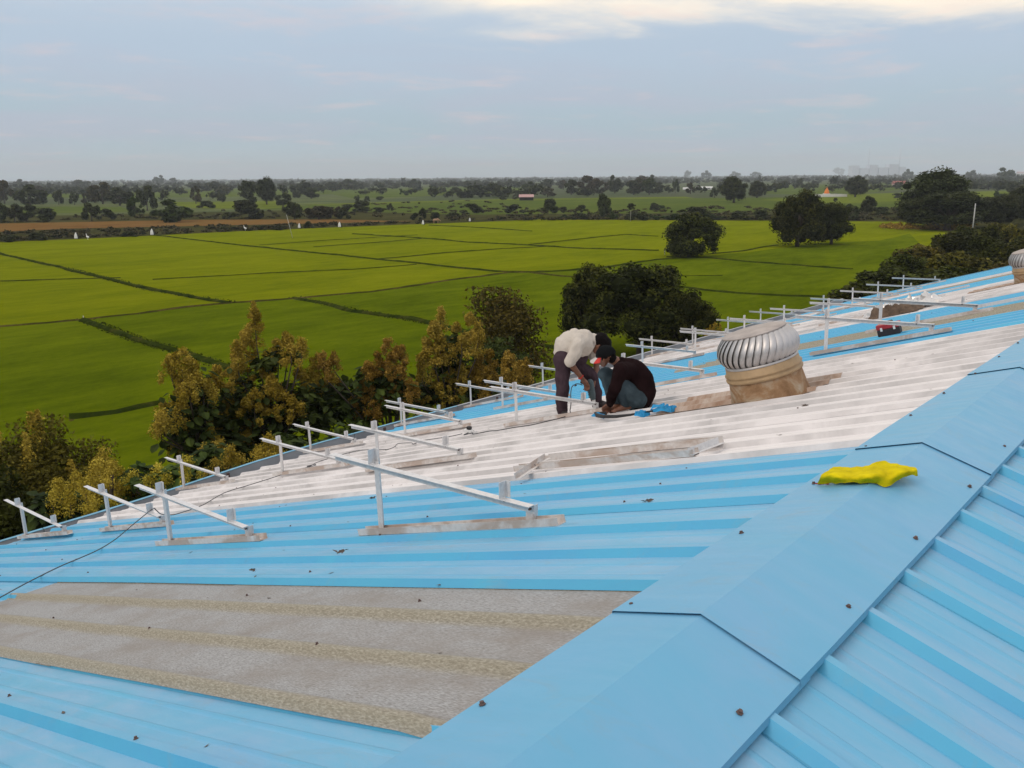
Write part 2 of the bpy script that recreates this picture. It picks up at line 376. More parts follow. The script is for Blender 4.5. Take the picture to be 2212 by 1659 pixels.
field('dry_grass_patch', [(1895, 490), (1925, 493), (1985, 495), (2050, 499), (2110, 498), (2060, 491), (1990, 489), (1930, 487)], M['orange_grass'], 0.06)
field('distant_crop_field', [(560, 452), (700, 441), (1000, 434), (1500, 428), (1900, 424), (2010, 440), (1900, 452), (1500, 460), (1200, 462), (1000, 464), (800, 458)], M['paddy_far_green'], 0.02)
field('distant_crop_field', [(340, 437), (600, 434), (660, 445), (560, 452), (420, 450)], M['paddy_far_bright'], 0.02)
field('distant_crop_field', [(0, 452), (130, 446), (260, 447), (300, 457), (100, 461), (0, 462)], M['paddy_far_green'], 0.02)
field('distant_rice_field', [(640, 442), (900, 435), (1100, 430), (1480, 425), (1500, 428), (1000, 434), (700, 443)], M['paddy_far_bright'], 0.04)
field('distant_rice_field', [(20, 424), (90, 413), (480, 408), (820, 407), (1000, 409), (980, 418), (700, 420), (500, 425), (200, 428)], M['paddy_far_green'], 0.02)
field('distant_rice_field', [(690, 414), (1000, 402), (1140, 404), (1120, 414), (900, 425), (760, 428)], M['paddy_far_green'], 0.03)
field('distant_rice_field', [(1620, 418), (1700, 400), (1900, 396), (2212, 392), (2212, 404), (1950, 410), (1800, 422)], M['paddy_far_green'], 0.03)
field('distant_rice_field', [(1640, 432), (1780, 421), (2000, 415), (2212, 412), (2212, 424), (1990, 432), (1800, 440)], M['paddy_far_bright'], 0.05)

# grassy bunds between the paddies: noisy raised ridges
def bund(pts, w=0.9, h=0.45, mat='bund'):
    w *= (.50 if w > .55 else .62); h *= (.55 if w > .55 else .5)
    P = []
    for (a, b_) in zip(pts[:-1], pts[1:]):
        A, B = gp(*a), gp(*b_); n = max(2, int((B - A).length / 1.3))
        P += [A.lerp(B, i / n) for i in range(n)]
    P.append(gp(*pts[-1]))
    mb = MB(); k = 7
    for i, p in enumerate(P):
        t = (P[min(i + 1, len(P) - 1)] - P[max(i - 1, 0)]); t.z = 0; t.normalize(); s = Vector((-t.y, t.x, 0))
        p = p + s * mnoise.noise(p * 0.12) * 0.6
        for j in range(k):
            u = j / (k - 1) * 2 - 1
            hh = h * (1 - u * u) * (0.6 + 0.8 * abs(mnoise.noise(p * 0.9 + Vector((j * 3.1, 0, 0))))) if abs(u) < 1 else 0
            mb.v.append(tuple(Vector((p.x, p.y, GZ + 0.05)) + s * u * w * (0.8 + 0.5 * mnoise.noise(p * 0.7)) + Vector((0, 0, hh))))
    for i in range(len(P) - 1):
        for j in range(k - 1):
            mb.f.append((i * k + j, i * k + j + 1, (i + 1) * k + j + 1, (i + 1) * k + j))
    o = tag(mb.build('paddy_bund', M[mat]), kind='structure')
    # ragged grass on the bund
    tl = []
    for p in P:
        dd = (p - CAM).length
        if dd > 150 or w < .5: continue
        for _ in range(int(34 if dd < 90 else 18)):
            q = p + Vector((random.uniform(-1.3, 1.3), random.uniform(-1.3, 1.3), 0)) * max(w, .6)
            hh = random.uniform(0.06, 0.17); a = random.uniform(0, 6.28); c_, s_ = math.cos(a) * 0.08, math.sin(a) * 0.08
            lx, ly = random.uniform(-.15, .15), random.uniform(-.15, .15)
            tl += [(q.x - c_, q.y - s_, GZ + .1), (q.x + c_, q.y + s_, GZ + .1), (q.x + lx, q.y + ly, GZ + .1 + hh)]
    if tl:
        g = link('bund_grass', quads_mesh('bund_grass', tl, M[mat], 3), o); tag(g, kind='stuff')
B = bund
B([(-200, 520), (0, 548), (60, 563), (150, 583), (240, 605), (330, 628), (420, 643), (500, 655)], 1.1, 0.5)
B([(-200, 722), (0, 707), (180, 692), (240, 685), (300, 679)], 0.6, 0.3, 'bund_dry')
B([(300, 679), (400, 665), (500, 655), (640, 645)], 0.7, 0.35, 'bund_dry')
B([(640, 645), (800, 632), (970, 606), (1100, 590), (1145, 589)], 0.7, 0.35, 'bund_dry')
B([(1145, 589), (1230, 585), (1310, 578), (1420, 562), (1500, 556)], 0.9, 0.4)
B([(180, 692), (205, 701), (300, 738), (380, 760), (470, 790), (560, 820)], 1.0, 0.55)
B([(640, 645), (700, 658), (760, 672), (900, 695), (990, 715), (1060, 728)], 1.0, 0.55)
B([(1100, 738), (1160, 748), (1210, 757)], 0.9, 0.5)
B([(150, 905), (250, 893), (350, 873)], 0.8, 0.5)
B([(337, 509), (430, 520), (522, 531), (640, 543), (745, 553), (806, 560), (981, 578), (1075, 588), (1145, 589)], 0.9, 0.4)
B([(1145, 589), (1217, 598), (1330, 606), (1380, 612)], 0.8, 0.35, 'bund_dry')
B([(1440, 556), (1522, 558), (1665, 570), (1760, 577), (1843, 582)], 0.8, 0.4)
B([(819, 560), (927, 550), (1082, 538), (1200, 532)], 0.5, 0.25)
B([(678, 534), (760, 528), (846, 522), (910, 516)], 0.5, 0.25)
B([(762, 506), (910, 515), (1015, 524), (1133, 530), (1251, 537), (1423, 542)], 0.8, 0.4)
B([(927, 487), (1048, 493), (1149, 500)], 0.7, 0.35)
B([(1143, 529), (1251, 517), (1352, 507), (1423, 511)], 0.6, 0.3)
B([(1440, 618), (1520, 628), (1595, 634), (1700, 640), (1801, 643)], 0.8, 0.4)
B([(1528, 550), (1600, 543), (1680, 530)], 0.6, 0.3)
B([(560, 470 + 60), (700, 520), (900, 508)], 0.4, 0.2)
B([(0, 609), (120, 604), (260, 601)], 0.35, 0.2)
B([(330, 605), (560, 592), (760, 583), (900, 572)], 0.35, 0.2)
B([(1300, 604), (1420, 598), (1560, 596)], 0.4, 0.2)

# ------------------------------------------------------------------ WAREHOUSE ROOF
PITCH = 0.353; X00 = 1.33
def sm(a, b, x):
    t = min(1, max(0, (x - a) / (b - a))); return t * t * (3 - 2 * t)
def dz(x, y):
    """the long roof is not quite true: it drops towards the far gable and humps at the middle of the eave"""
    d = -0.0095 * max(0, x - 11)
    d += 0.012 * math.exp(-((x - 8.8) / 3.4) ** 2) * sm(7.8, 10.8, y)
    d += 0.006 * mnoise.noise(Vector((x * 0.7, y * 0.55, 0)))
    return d
def roofz(x, y): return -abs(y) * TS + dz(x, y)
def roofp(x, y, h=0.012): return Vector((x, y, roofz(x, y) + h))

wh = empty('warehouse', (13, 0, GZ))
tag(wh, 'long warehouse under a blue and white ribbed sheet metal roof with blue ridge cap', 'building')
def wchild(mb, name, mat, smooth=False): # geometry given in world coordinates
    o = mb.build(name, mat, wh, smooth); o.location = (-13, 0, -GZ); return o
PROF = [(0.0, 0.0, 0.0), (0.0225, 0.0335, 0.0), (0.0235, 0.034, 0.75), (0.054, 0.034, 0.85), (0.077, 0.0, 0.5), (0.0775, 0.0, 0.5), (0.084, 0.0, 1.0), (0.135, 0.0, 1.0), (0.145, 0.0035, 0.55), (0.157, 0.0035, 0.6), (0.167, 0.0, 1.0),  # last value: dusty pans pale, near rib faces painted in shade
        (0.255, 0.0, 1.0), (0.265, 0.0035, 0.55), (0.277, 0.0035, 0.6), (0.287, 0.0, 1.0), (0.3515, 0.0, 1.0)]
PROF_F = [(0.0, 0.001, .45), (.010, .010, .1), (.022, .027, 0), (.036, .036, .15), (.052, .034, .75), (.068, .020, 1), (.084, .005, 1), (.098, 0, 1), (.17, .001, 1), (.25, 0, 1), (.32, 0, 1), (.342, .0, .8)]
PANZ = -0.026
def prof_h(x):
    """height of the sheet surface above the pans at x on the left slope"""
    u = (x - X00) % PITCH; return float(np.interp(u, [p[0] for p in PROF] + [PITCH], [p[1] for p in PROF] + [0.0]))
def sheet(x0, nr, side, y0, y1, mat, name='roof_sheet', lift=0.0, off=0.0, nseg=16, frac_first=0.0):
    """nr ribs wide, from near the ridge (y0) down to the eave (y1)"""
    cols = []
    PR = PROF_F if 'fibre' in mat.name else PROF
    for r in range(nr):
        for (dx, h, du) in PR: cols.append((x0 + r * PITCH + dx, h, du))
    for (dx, h, du) in PR[:7]: cols.append((x0 + nr * PITCH + dx, h - 0.0045, du))   # side lap under the next sheet
    V = []; D = []
    for j in range(nseg + 1):
        y = y0 + (y1 - y0) * j / nseg
        for ci, (x, h, du) in enumerate(cols):
            if 'fibre' in mat.name: h = h + 0.011 * max(0.0, 1 - (x - x0) / 0.5) * sm(.29, .36, y) - 0.006 * (1 - sm(.25, .31, y))     # laps over its neighbour on the near side
            hh = h
            V.append((x, side * y, -y * TS + dz(x, y if side > 0 else 0) + PANZ + hh + lift)); D.append(du)
    n = len(cols); F = [(j * n + i, j * n + i + 1, (j + 1) * n + i + 1, (j + 1) * n + i) for j in range(nseg) for i in range(n - 1)]
    if side > 0: F = [f[::-1] for f in F]
    mb = MB(); mb.v = V; mb.f = F
    me = mb.mesh(name, mat)
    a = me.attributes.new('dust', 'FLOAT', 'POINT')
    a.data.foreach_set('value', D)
    # slight thickness at the cut edges
    if 'fibre' in mat.name: me.polygons.foreach_set('use_smooth', [True] * len(me.polygons))
    o = link(name, me, wh); o.location = (-13, 0, -GZ); return o
EAVE = 10.35
left = [(-27, -24, 'blue'), (-24, -21, 'blue'), (-21, -18, 'white'), (-18, -15, 'white'), (-15, -12, 'blue'), (-12, -9, 'blue'), (-9, -6, 'blue'), (-6, -3, 'blue'), (-3, 0, 'blue'),
        (0, 3, 'frp'), (3, 6, 'blue'), (6, 9, 'blue'), (9, 12, 'white'), (12, 15, 'white'), (15, 18, 'white'), (18, 21, 'white'), (21, 24, 'white'),
        (24, 27, 'blue'), (27, 29, 'blue'), (29, 33, 'frp'), (33, 36, 'blue'), (36, 40, 'blue'), (40, 43, 'white'), (43, 46, 'white'), (46, 49, 'white'),
        (49, 53, 'white'), (53, 57, 'white'), (57, 60, 'blue'), (60, 63, 'blue'), (63, 66, 'blue'), (66, 69, 'frp'), (69, 72, 'white'), (72, 75, 'white'),
        (75, 78, 'blue'), (78, 81, 'blue'), (81, 84, 'blue'), (84, 87, 'blue'), (87, 90, 'blue'), (90, 92, 'blue')]
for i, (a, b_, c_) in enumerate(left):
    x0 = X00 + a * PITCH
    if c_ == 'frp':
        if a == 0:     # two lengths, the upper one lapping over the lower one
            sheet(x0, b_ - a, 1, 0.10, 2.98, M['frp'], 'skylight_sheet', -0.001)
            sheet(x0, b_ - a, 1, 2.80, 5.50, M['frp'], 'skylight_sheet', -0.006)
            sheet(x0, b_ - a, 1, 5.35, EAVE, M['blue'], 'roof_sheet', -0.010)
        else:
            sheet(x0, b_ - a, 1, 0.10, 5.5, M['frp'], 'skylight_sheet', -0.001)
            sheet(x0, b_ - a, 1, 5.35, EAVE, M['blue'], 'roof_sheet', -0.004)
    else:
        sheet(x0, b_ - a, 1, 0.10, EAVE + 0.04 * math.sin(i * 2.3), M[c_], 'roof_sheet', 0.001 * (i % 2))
X0R = 1.9 - 3 * 0.363 * 9 - 0.02
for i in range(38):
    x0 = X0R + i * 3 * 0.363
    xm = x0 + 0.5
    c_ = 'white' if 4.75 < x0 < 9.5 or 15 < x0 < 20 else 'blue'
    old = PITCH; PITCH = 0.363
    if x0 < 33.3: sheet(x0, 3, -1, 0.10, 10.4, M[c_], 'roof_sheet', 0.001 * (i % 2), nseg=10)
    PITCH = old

# ridge cap: lapped lengths, each wing with a turned-down lip
def cap_seg(x0, x1, up0):
    mb = MB(); w = 0.303; t = 0.0016
    prof = []
    for (yy, zz) in ((-w - 0.002, -0.020), (-w, 0.0), (-0.012, 0.0), (0, 0.0), (0.012, 0.0), (w, 0.0), (w + 0.002, -0.020)):
        prof.append((yy, zz))
    n = len(prof); K = 10; V = []
    for layer in (0, 1):
        for j in range(K + 1):
            x = x0 + (x1 - x0) * j / K; e = up0 * (1 - j / K) ** 3
            for (yy, zz) in prof:
                V.append((x, yy, -abs(yy) * TS + zz + 0.016 + dz(x, 0) + e + 0.0015 * mnoise.noise(Vector((x * 2.2, yy * 9, 1))) - layer * t))
    m_ = n * (K + 1)
    F = [(j * n + i, (j + 1) * n + i, (j + 1) * n + i + 1, j * n + i + 1) for j in range(K) for i in range(n - 1)]
    F += [(f[3] + m_, f[2] + m_, f[1] + m_, f[0] + m_) for f in list(F)]
    F += [(i, i + 1, m_ + i + 1, m_ + i) for i in range(n - 1)]
    F += [(j * n, m_ + j * n, m_ + (j + 1) * n, (j + 1) * n) for j in range(K)] + [(j * n + n - 1, (j + 1) * n + n - 1, m_ + (j + 1) * n + n - 1, m_ + j * n + n - 1) for j in range(K)]
    mb.v = V; mb.f = F
    me = mb.mesh('ridge_cap', M['cap'])
    a = me.attributes.new('dust', 'FLOAT', 'POINT'); a.data.foreach_set('value', [0.55 + 0.4 * mnoise.noise(Vector((v[0] * 0.8, v[1] * 3, 3))) for v in V])
    o = link('ridge_cap', me, wh); o.location = (-13, 0, -GZ)
xj = 2.095 - 2.14 * 5
while xj < 33:
    cap_seg(xj, min(xj + 2.14 + 0.07, 33.9), 0.0085); xj += 2.14

# screws: on the cap edges and along the purlin lines
def screw_mb(pts, r=0.0085):
    mb = MB()
    for p in pts:
        p = Vector(p); nrm = Vector((0, math.sin(rad(17)) * (1 if p.y > 0 else -1), math.cos(rad(17))))
        a = Vector((1, 0, 0)); b_ = nrm.cross(a); base = len(mb.v); k = 6
        for (rr, hh) in ((r * 1.6, 0.0), (r * 1.5, 0.0025), (r, 0.003), (r, 0.009)):
            for q in range(k):
                w = 6.283 * q / k; mb.v.append(tuple(p + a * math.cos(w) * rr + b_ * math.sin(w) * rr + nrm * hh))
        for L in range(3):
            for q in range(k): mb.f.append((base + L * k + q, base + L * k + (q + 1) % k, base + (L + 1) * k + (q + 1) % k, base + (L + 1) * k + q))
        mb.f.append(tuple(base + 3 * k + q for q in range(k)))
    return mb
pts = []
for k in range(-18, 80):
    x = 1.45 + 0.353 * k + random.uniform(-.03, .03)
    if k % 2 == 0 or x < 1.4: pts.append((x, 0.262 + random.uniform(-.012, .012), 0))
    if k % 2: pts.append((x + 0.05, -0.262 + random.uniform(-.012, .012), 0))
pts = [(x, y, -abs(y) * TS + 0.018 + dz(x, 0)) for x, y, _ in pts]
s_ = wchild(screw_mb(pts, 0.0062), 'cap_screw', M['screw']); tag(s_, kind='stuff')
pts = []
for yy in (1.30, 2.60, 4.0, 5.4, 6.8, 8.2, 9.6):
    for k in range(-12, 92):
        if random.random() < 0.45: continue
        x = X00 + k * PITCH + random.choice((0.20, 0.037, 0.11)); y = yy + random.uniform(-.05, .05)
        h = PANZ + prof_h(x)
        pts.append((x, y, roofz(x, y) + h))
s_ = wchild(screw_mb(pts, 0.0050), 'sheet_screw', M['screw']); tag(s_, kind='stuff')
pts = []
for yy in (1.4, 2.8):
    for k in range(-20, 60):
        x = X0R + 0.37 + k * 0.363 / 1; pts.append((x, -yy, -yy * TS + dz(x, 0) + PANZ))
s_ = wchild(screw_mb(pts, 0.0050), 'sheet_screw', M['screw']); tag(s_, kind='stuff')

# eave gutter in sections; its outer rim stands above the sheet ends
RIM = [(-9, -.01), (3.75, -.011), (5.1, -.006), (5.95, .012), (7.54, .081), (9.16, .093), (10.22, .073), (12.68, .040), (14.8, .020), (19.4, .020), (22.0, -.016), (27.3, -.048), (31.2, -.071), (34.0, -.10)]
def rimz(x):
    return float(np.interp(x, [p[0] for p in RIM], [p[1] for p in RIM])) - 10.95 * TS
xs = [-9.2 + 2.7 * i for i in range(17)]
for i in range(16):
    a, b_ = xs[i], min(xs[i + 1] - 0.012, 34.0); mb = MB(); K = 4
    prof = [(10.25, -0.33), (10.55, -0.33), (10.90, -0.31), (10.935, 0.0), (10.965, 0.002), (10.97, -0.03), (10.955, -0.36), (10.25, -0.36)]
    n = len(prof)
    for j in range(K + 1):
        x = a + (b_ - a) * j / K
        for (yy, zz) in prof: mb.v.append((x, yy, rimz(x) + zz))
    for j in range(K):
        for q in range(n): mb.f.append((j * n + q, j * n + (q + 1) % n, (j + 1) * n + (q + 1) % n, (j + 1) * n + q))
    mb.f += [tuple(range(n)), tuple(range(K * n, K * n + n))[::-1]]
    wchild(mb, 'gutter_section', M['gutter'])
    mb = MB(); prof = [(10.928, 0.003), (10.972, 0.005), (10.976, -0.028), (10.980, -0.028), (10.978, 0.012), (10.926, 0.010)]; n = len(prof)
    for j in range(K + 1):
        x = a + (b_ - a) * j / K
        for (yy, zz) in prof: mb.v.append((x, yy, rimz(x) + zz))
    for j in range(K):
        for q in range(n): mb.f.append((j * n + q, j * n + (q + 1) % n, (j + 1) * n + (q + 1) % n, (j + 1) * n + q))
    mb.f += [tuple(range(n)), tuple(range(K * n, K * n + n))[::-1]]
    wchild(mb, 'gutter_lip', M['gutterblue'] if b_ < 14 else M['gutter'])
for x in (7.1, 10.4, 10.75, 13.6, 17.4):     # straps across the gutter
    mb = MB(); z = rimz(x); mb.box((x - .02, 10.3, z - .33), (x + .02, 10.93, z - .30)); mb.box((x - .02, 10.90, z - .30), (x + .02, 10.93, z - .02))
    wchild(mb, 'gutter_bracket', M['screw'])
# gable trim, walls
mb = MB()
for s in (1, -1):
    mb.sweep([(-.02, -.22), (.03, -.22), (.03, .02), (-.02, .02)], (33.93, s * 0.05, dz(33.9, 0)), (33.93, s * EAVE, -EAVE * TS + dz(33.9, 0)), (1, 0, 0), (0, 0, 1))
wchild(mb, 'gable_trim', M['gutterblue'])
def wall(poly, name):
    """poly: outline points; extruded 0.15 m along the first given normal"""
    pts, nrm = poly; mb = MB(); n = len(pts)
    V = [Vector(p) for p in pts] + [Vector(p) + Vector(nrm) * 0.15 for p in pts]
    mb.add(V, [tuple(range(n)), tuple(range(n, 2 * n))[::-1]] + [(i, (i + 1) % n, n + (i + 1) % n, n + i) for i in range(n)])
    wchild(mb, name, M['wall'])
ze = -10.1 * TS - 0.55
for s in (1, -1):
    wall(([(-8.6, s * 10.1, GZ), (33.7, s * 10.1, GZ), (33.7, s * 10.1, ze), (-8.6, s * 10.1, ze)], (0, -s, 0)), 'wall')
for x, s in ((33.7, -1), (-8.6, 1)):
    wall(([(x, -9.95, GZ), (x, 9.95, GZ), (x, 9.95, ze + .0), (x, 0, -0.42 - .25), (x, -9.95, ze)], (s, 0, 0)), 'gable_wall')

# ------------------------------------------------------------------ ROOF VENTILATORS
def make_vent():
    root = empty('turbine_ventilator', (0, 0, 0))
    mb = MB()
    Rm = lambda t: 0.276 + 0.094 * math.sin(math.pi * (t ** 0.92)) ** 0.75
    # throat pieces
    mb = MB().lathe([(0.372, -0.09), (0.362, 0.0), (0.345, 0.08), (0.33, 0.20), (0.325, 0.27)], 40); mb.build('throat', M['rust'], root, True)
    mb = MB().lathe([(0.330, 0.215), (0.345, 0.215), (0.349, 0.235), (0.337, 0.243), (0.337, 0.256), (0.349, 0.263), (0.349, 0.274), (0.335, 0.285), (0.33, 0.325), (0.318, 0.333)], 40)
    mb.build('collar', M['collar'], root, True)
    mb = MB().lathe([(0.30, 0.30), (0.325, 0.34), (0.29, 0.48), (0.26, 0.58)], 32); mb.build('vent_core', M['vane_dark'], root, True)
    # vanes: one curved blade repeated round the axis
    nv = 34; H0, H1 = 0.325, 0.598; mb = MB(); nz, nt_ = 12, 4
    for i in range(nz + 1):
        t = i / nz; z = H0 + (H1 - H0) * t
        r = Rm(t)
        for j in range(nt_ + 1):
            u = j / nt_; th = (u - 0.5) * (2 * math.pi / nv) * 1.22 + 0.34 * (t - 0.5)
            rr = r - 0.030 * (1 - u) ** 1.5 + 0.010 * math.sin(math.pi * u)
            mb.v.append((rr * math.cos(th), rr * math.sin(th), z))
    for i in range(nz):
        for j in range(nt_): mb.f.append((i * (nt_ + 1) + j, i * (nt_ + 1) + j + 1, (i + 1) * (nt_ + 1) + j + 1, (i + 1) * (nt_ + 1) + j))
    me = mb.mesh('vane', M['vane'], True)
    for k in range(nv):
        o = link('vane', me, root); o.rotation_euler = (0, 0, 2 * math.pi * k / nv)
    mb = MB().lathe([(0.280, 0.586), (0.292, 0.596), (0.285, 0.603), (0.22, 0.614), (0.12, 0.621), (0.03, 0.624)], 40, True); mb.build('top_plate', M['dustyplate'], root, True)
    mb = MB().lathe([(0.318, 0.326), (0.333, 0.334), (0.325, 0.350), (0.305, 0.352)], 40); mb.build('bottom_ring', M['vane'], root, True)
    return root
def flashing(parent_name, poly, lab):
    P = [roofp(x, y, 0.014) for x, y in poly]; n = len(P); mb = MB()
    # dusty sheet laid over the ribs, a ribbed skin cut to the outline
    c = sum(P, Vector()) / n
    mb.add([p + Vector((0, 0, 0.004)) for p in P] + [p for p in P], [tuple(range(n))] + [(i, n + i, n + (i + 1) % n, (i + 1) % n) for i in range(n)])
    return mb
vent = make_vent()
vent.scale = (.94, .94, 1.0); vent.location = roofp(7.0, 1.95, -0.02); vent.rotation_euler = (-rad(17), 0, 0.4)
tag(vent, 'large silver turbine ventilator with rusty brown throat standing beside the squatting man', 'roof ventilator', 'turbine ventilators on the roof')
vent2 = copy_tree(vent); vent2.location = roofp(18.7, 2.02, -0.02)
vent2['label'] = 'smaller looking turbine ventilator cut off by the right edge of the photo'
def inside(poly, x, y):
    c = False; n = len(poly)
    for i in range(n):
        x1, y1 = poly[i]; x2, y2 = poly[(i + 1) % n]
        if (y1 > y) != (y2 > y) and x < (x2 - x1) * (y - y1) / (y2 - y1) + x1: c = not c
    return c
def flash_obj(polys, label):
    """thin sheets cut to an outline and pressed down over the ribs"""
    r = None
    for k, (poly, h) in enumerate(polys):
        x0 = min(p[0] for p in poly); x1 = max(p[0] for p in poly); y0 = min(p[1] for p in poly); y1 = max(p[1] for p in poly)
        xs_ = sorted({X00 + m * PITCH + q[0] for m in range(int((x0 - X00) / PITCH) - 1, int((x1 - X00) / PITCH) + 2) for q in PROF if x0 <= X00 + m * PITCH + q[0] <= x1} | {x0 + (x1 - x0) * q / 30 for q in range(31)})
        ys_ = [y0 + (y1 - y0) * q / 70 for q in range(71)]; mb = MB(); id_ = {}
        def vid(a, b_):
            if (a, b_) not in id_:
                x, y = xs_[a], ys_[b_]; id_[(a, b_)] = len(mb.v); mb.v.append(tuple(roofp(x, y, PANZ + prof_h(x) + h + .0015 * mnoise.noise(Vector((x * 9, y * 9, 0))))))
            return id_[(a, b_)]
        for a in range(len(xs_) - 1):
            for b_ in range(len(ys_) - 1):
                if inside(poly, (xs_[a] + xs_[a + 1]) / 2, (ys_[b_] + ys_[b_ + 1]) / 2): mb.f.append((vid(a, b_), vid(a + 1, b_), vid(a + 1, b_ + 1), vid(a, b_ + 1)))
        if r is None: r = mb.build('flashing_sheet', M['flash']); tag(r, label, 'flashing', 'dusty flashing sheets round the ventilators')
        else: mb.build('flashing_strip', M['flash'], r)
fl = [([(6.75, 3.0), (7.1, 3.10), (7.5, 3.16), (7.83, 3.12), (7.80, 2.3), (7.74, 1.62), (7.5, 1.56), (7.28, 1.60), (7.0, 1.56), (6.86, 1.68), (6.74, 1.74), (6.72, 2.3)], 0.006),
      ([(6.66, 2.95), (6.75, 2.98), (6.745, 1.95), (6.67, 1.92)], 0.009)]
flash_obj(fl, 'dusty brown flashing sheet round the foot of the near ventilator')
flash_obj([([(x + 33 * PITCH, y + 0.05) for x, y in p], h) for p, h in fl], 'dusty brown flashing sheet below the ventilator at the right edge')

# ------------------------------------------------------------------ PANEL MOUNTING FRAMES
def L(w, t): return [(0, 0), (w, 0), (w, t), (t, t), (t, w), (0, w)]
def make_frame():
    root = empty('mounting_frame', (0, 0, 0))
    s = lambda y: -y * TS
    # base channel lying up the slope on the rib tops (U section, web down)
    U = [(-.032, 0), (.032, 0), (.032, .040), (.029, .040), (.029, .0025), (-.029, .0025), (-.029, .040), (-.032, .040)]
    MB().sweep(U, (0, .15, s(.15)), (0, -1.36, s(-1.36)), (1, 0, 0), (0, math.sin(rad(17)), math.cos(rad(17)))).build('base_channel', M['muddy'], root)
    MB().sweep(L(.043, .003), (.0, .0, .004), (-.006, .012, .455), (1, 0, 0), (0, -1, 0)).build('tall_leg', M['galv'], root)
    MB().sweep(L(.043, .003), (.0, -1.175, s(-1.175) + .004), (0, -1.175, .462), (1, 0, 0), (0, 1, 0)).build('short_leg', M['galv'], root)
    MB().sweep([(-.046, 0), (0, 0), (0, -.046), (-.003, -.046), (-.003, -.003), (-.046, -.003)], (-.004, .37, .428), (-.004, -1.19, .475), (1, 0, 0), (0, 0, 1)).build('top_rail', M['galv'], root)
    for y, z in ((.005, .442), (-1.0, .472)):
        MB().box((-.052, y - .002, z), (.004, y + .001, z + .088)).box((-.001, y - .030, z), (.002, y - .002, z + .088)).build('clip', M['galv'], root)
    for p, q in (((-.010, .0, .425), .0), ((-.010, -1.005, .455), .0), ((-.010, -1.17, .45), 0), ((.028, .01, .02), 0)):
        MB().tube([Vector(p) + Vector((-.012, 0, 0)), Vector(p) + Vector((.012, 0, 0))], .006, 6).build('bolt', M['screw'], root)
    return root
F0 = make_frame()
ROW1, ROW2, ROW3, ROW4 = 'row nearest the ridge cap', 'second row down the slope', 'third row down the slope', 'row along the gutter'
frames = [
 (3.17, 2.67, 'largest mounting frame, on blue sheets at the front centre'),
 (10.12, 2.68, 'mounting frame right behind the big ventilator, its rail starting at the dome'),
 (12.1, 2.70, 'mounting frame whose rail passes over the red toolbox, right of the ventilator'),
 (3.15, 5.22, 'large mounting frame on blue sheets, left of the front centre one'),
 (5.58, 5.50, 'mounting frame on white sheets directly behind the largest one'),
 (7.72, 5.45, 'mounting frame beside the standing man, its rail passing his shin'),
 (9.62, 5.16, 'mounting frame with rusty looking rail right of the squatting man'),
 (17.1, 5.25, 'distant mounting frame with rail over the brown sack'),
 (3.83, 7.85, 'mounting frame with the cable hanging over its low end, on the blue sheets'),
 (6.2, 8.12, 'mounting frame on white sheets with a coil of cable at its base'),
 (8.42, 8.20, 'mounting frame on white sheets just downslope of the cable socket'),
 (10.4, 8.00, 'mounting frame standing left of the man in the white shirt, on the far blue sheets'),
 (14.75, 8.05, 'mounting frame standing on the white sheets just above the black shirted man'),
 (17.0, 8.10, 'mounting frame left of the ventilator dome with a leg on blue sheets'),
 (19.4, 8.1, 'mounting frame seen over the left shoulder of the ventilator dome'),
 (21.7, 8.1, 'mounting frame seen over the right top of the ventilator dome'),
 (24.4, 8.1, 'mounting frame left of the three that stand out against dark trees'),
 (26.7, 8.1, 'leftmost of the three frames standing out against the dark orchard'),
 (29.0, 8.1, 'middle of the three frames standing out against the dark orchard'),
 (31.6, 8.1, 'farthest mounting frame, rightmost of three against the dark orchard'),
 (3.77, 10.12, 'mounting frame at the far left beside the gutter on blue sheets'),
 (6.1, 10.5, 'mounting frame beside the gutter on white sheets, second from the left there'),
 (8.35, 10.45, 'mounting frame beside the gutter in front of the big teak leaves'),
 (10.45, 10.52, 'mounting frame beside the gutter where white sheets meet blue ones'),
 (12.2, 10.4, 'mounting frame beside the gutter left of the crossed pair of rails'),
 (14.5, 10.4, 'mounting frame beside the gutter just left of the standing man'),
 (19.0, 10.4, 'mounting frame beside the gutter behind the black cap'),
 (21.2, 10.45, 'mounting frame beside the gutter with two clips close together'),
 (23.4, 10.5, 'mounting frame beside the gutter left above the ventilator dome'),
 (25.6, 10.5, 'far mounting frame beside the gutter above the ventilator dome'),
]
for i, (x, y, lab) in enumerate(frames):
    o = F0 if i == 0 else copy_tree(F0)
    o.location = (x, y, roofz(x, y) + 0.010)
    if i: o.rotation_euler = (0, random.uniform(-.012, .012), random.uniform(-.015, .015))
    tag(o, lab, 'mounting frame', 'solar panel mounting frames on the roof')

# a frame taken apart, lying on the white sheets; loose rails further off
def lying(name, a, b_, sec, mat, parent=None, lift=0.012, side=(1, 0, 0)):
    A = roofp(a[0], a[1], lift + (a[2] if len(a) > 2 else 0)); B_ = roofp(b_[0], b_[1], lift + (b_[2] if len(b_) > 2 else 0))
    d = (B_ - A).normalized(); nrm = Vector((0, math.sin(rad(17)), math.cos(rad(17)))); sd = d.cross(nrm).normalized(); up = sd.cross(d)
    return MB().sweep(sec, A, B_, sd, up).build(name, mat, parent)
UC = [(-.03, 0), (.03, 0), (.03, .042), (.027, .042), (.027, .003), (-.027, .003), (-.027, .042), (-.03, .042)]
LA = [(-.02, 0), (.022, 0), (.022, .003), (-.017, .003), (-.017, .042), (-.02, .042)]
df = empty('dismantled_frame', roofp(4.8, 2.1, 0))
tag(df, 'collapsed mounting frame lying flat on the white sheets behind the largest frame', 'mounting frame')
inv = -df.location
def dch(*a, **k):
    o = lying(*a, parent=df, **k); o.location = inv; return o
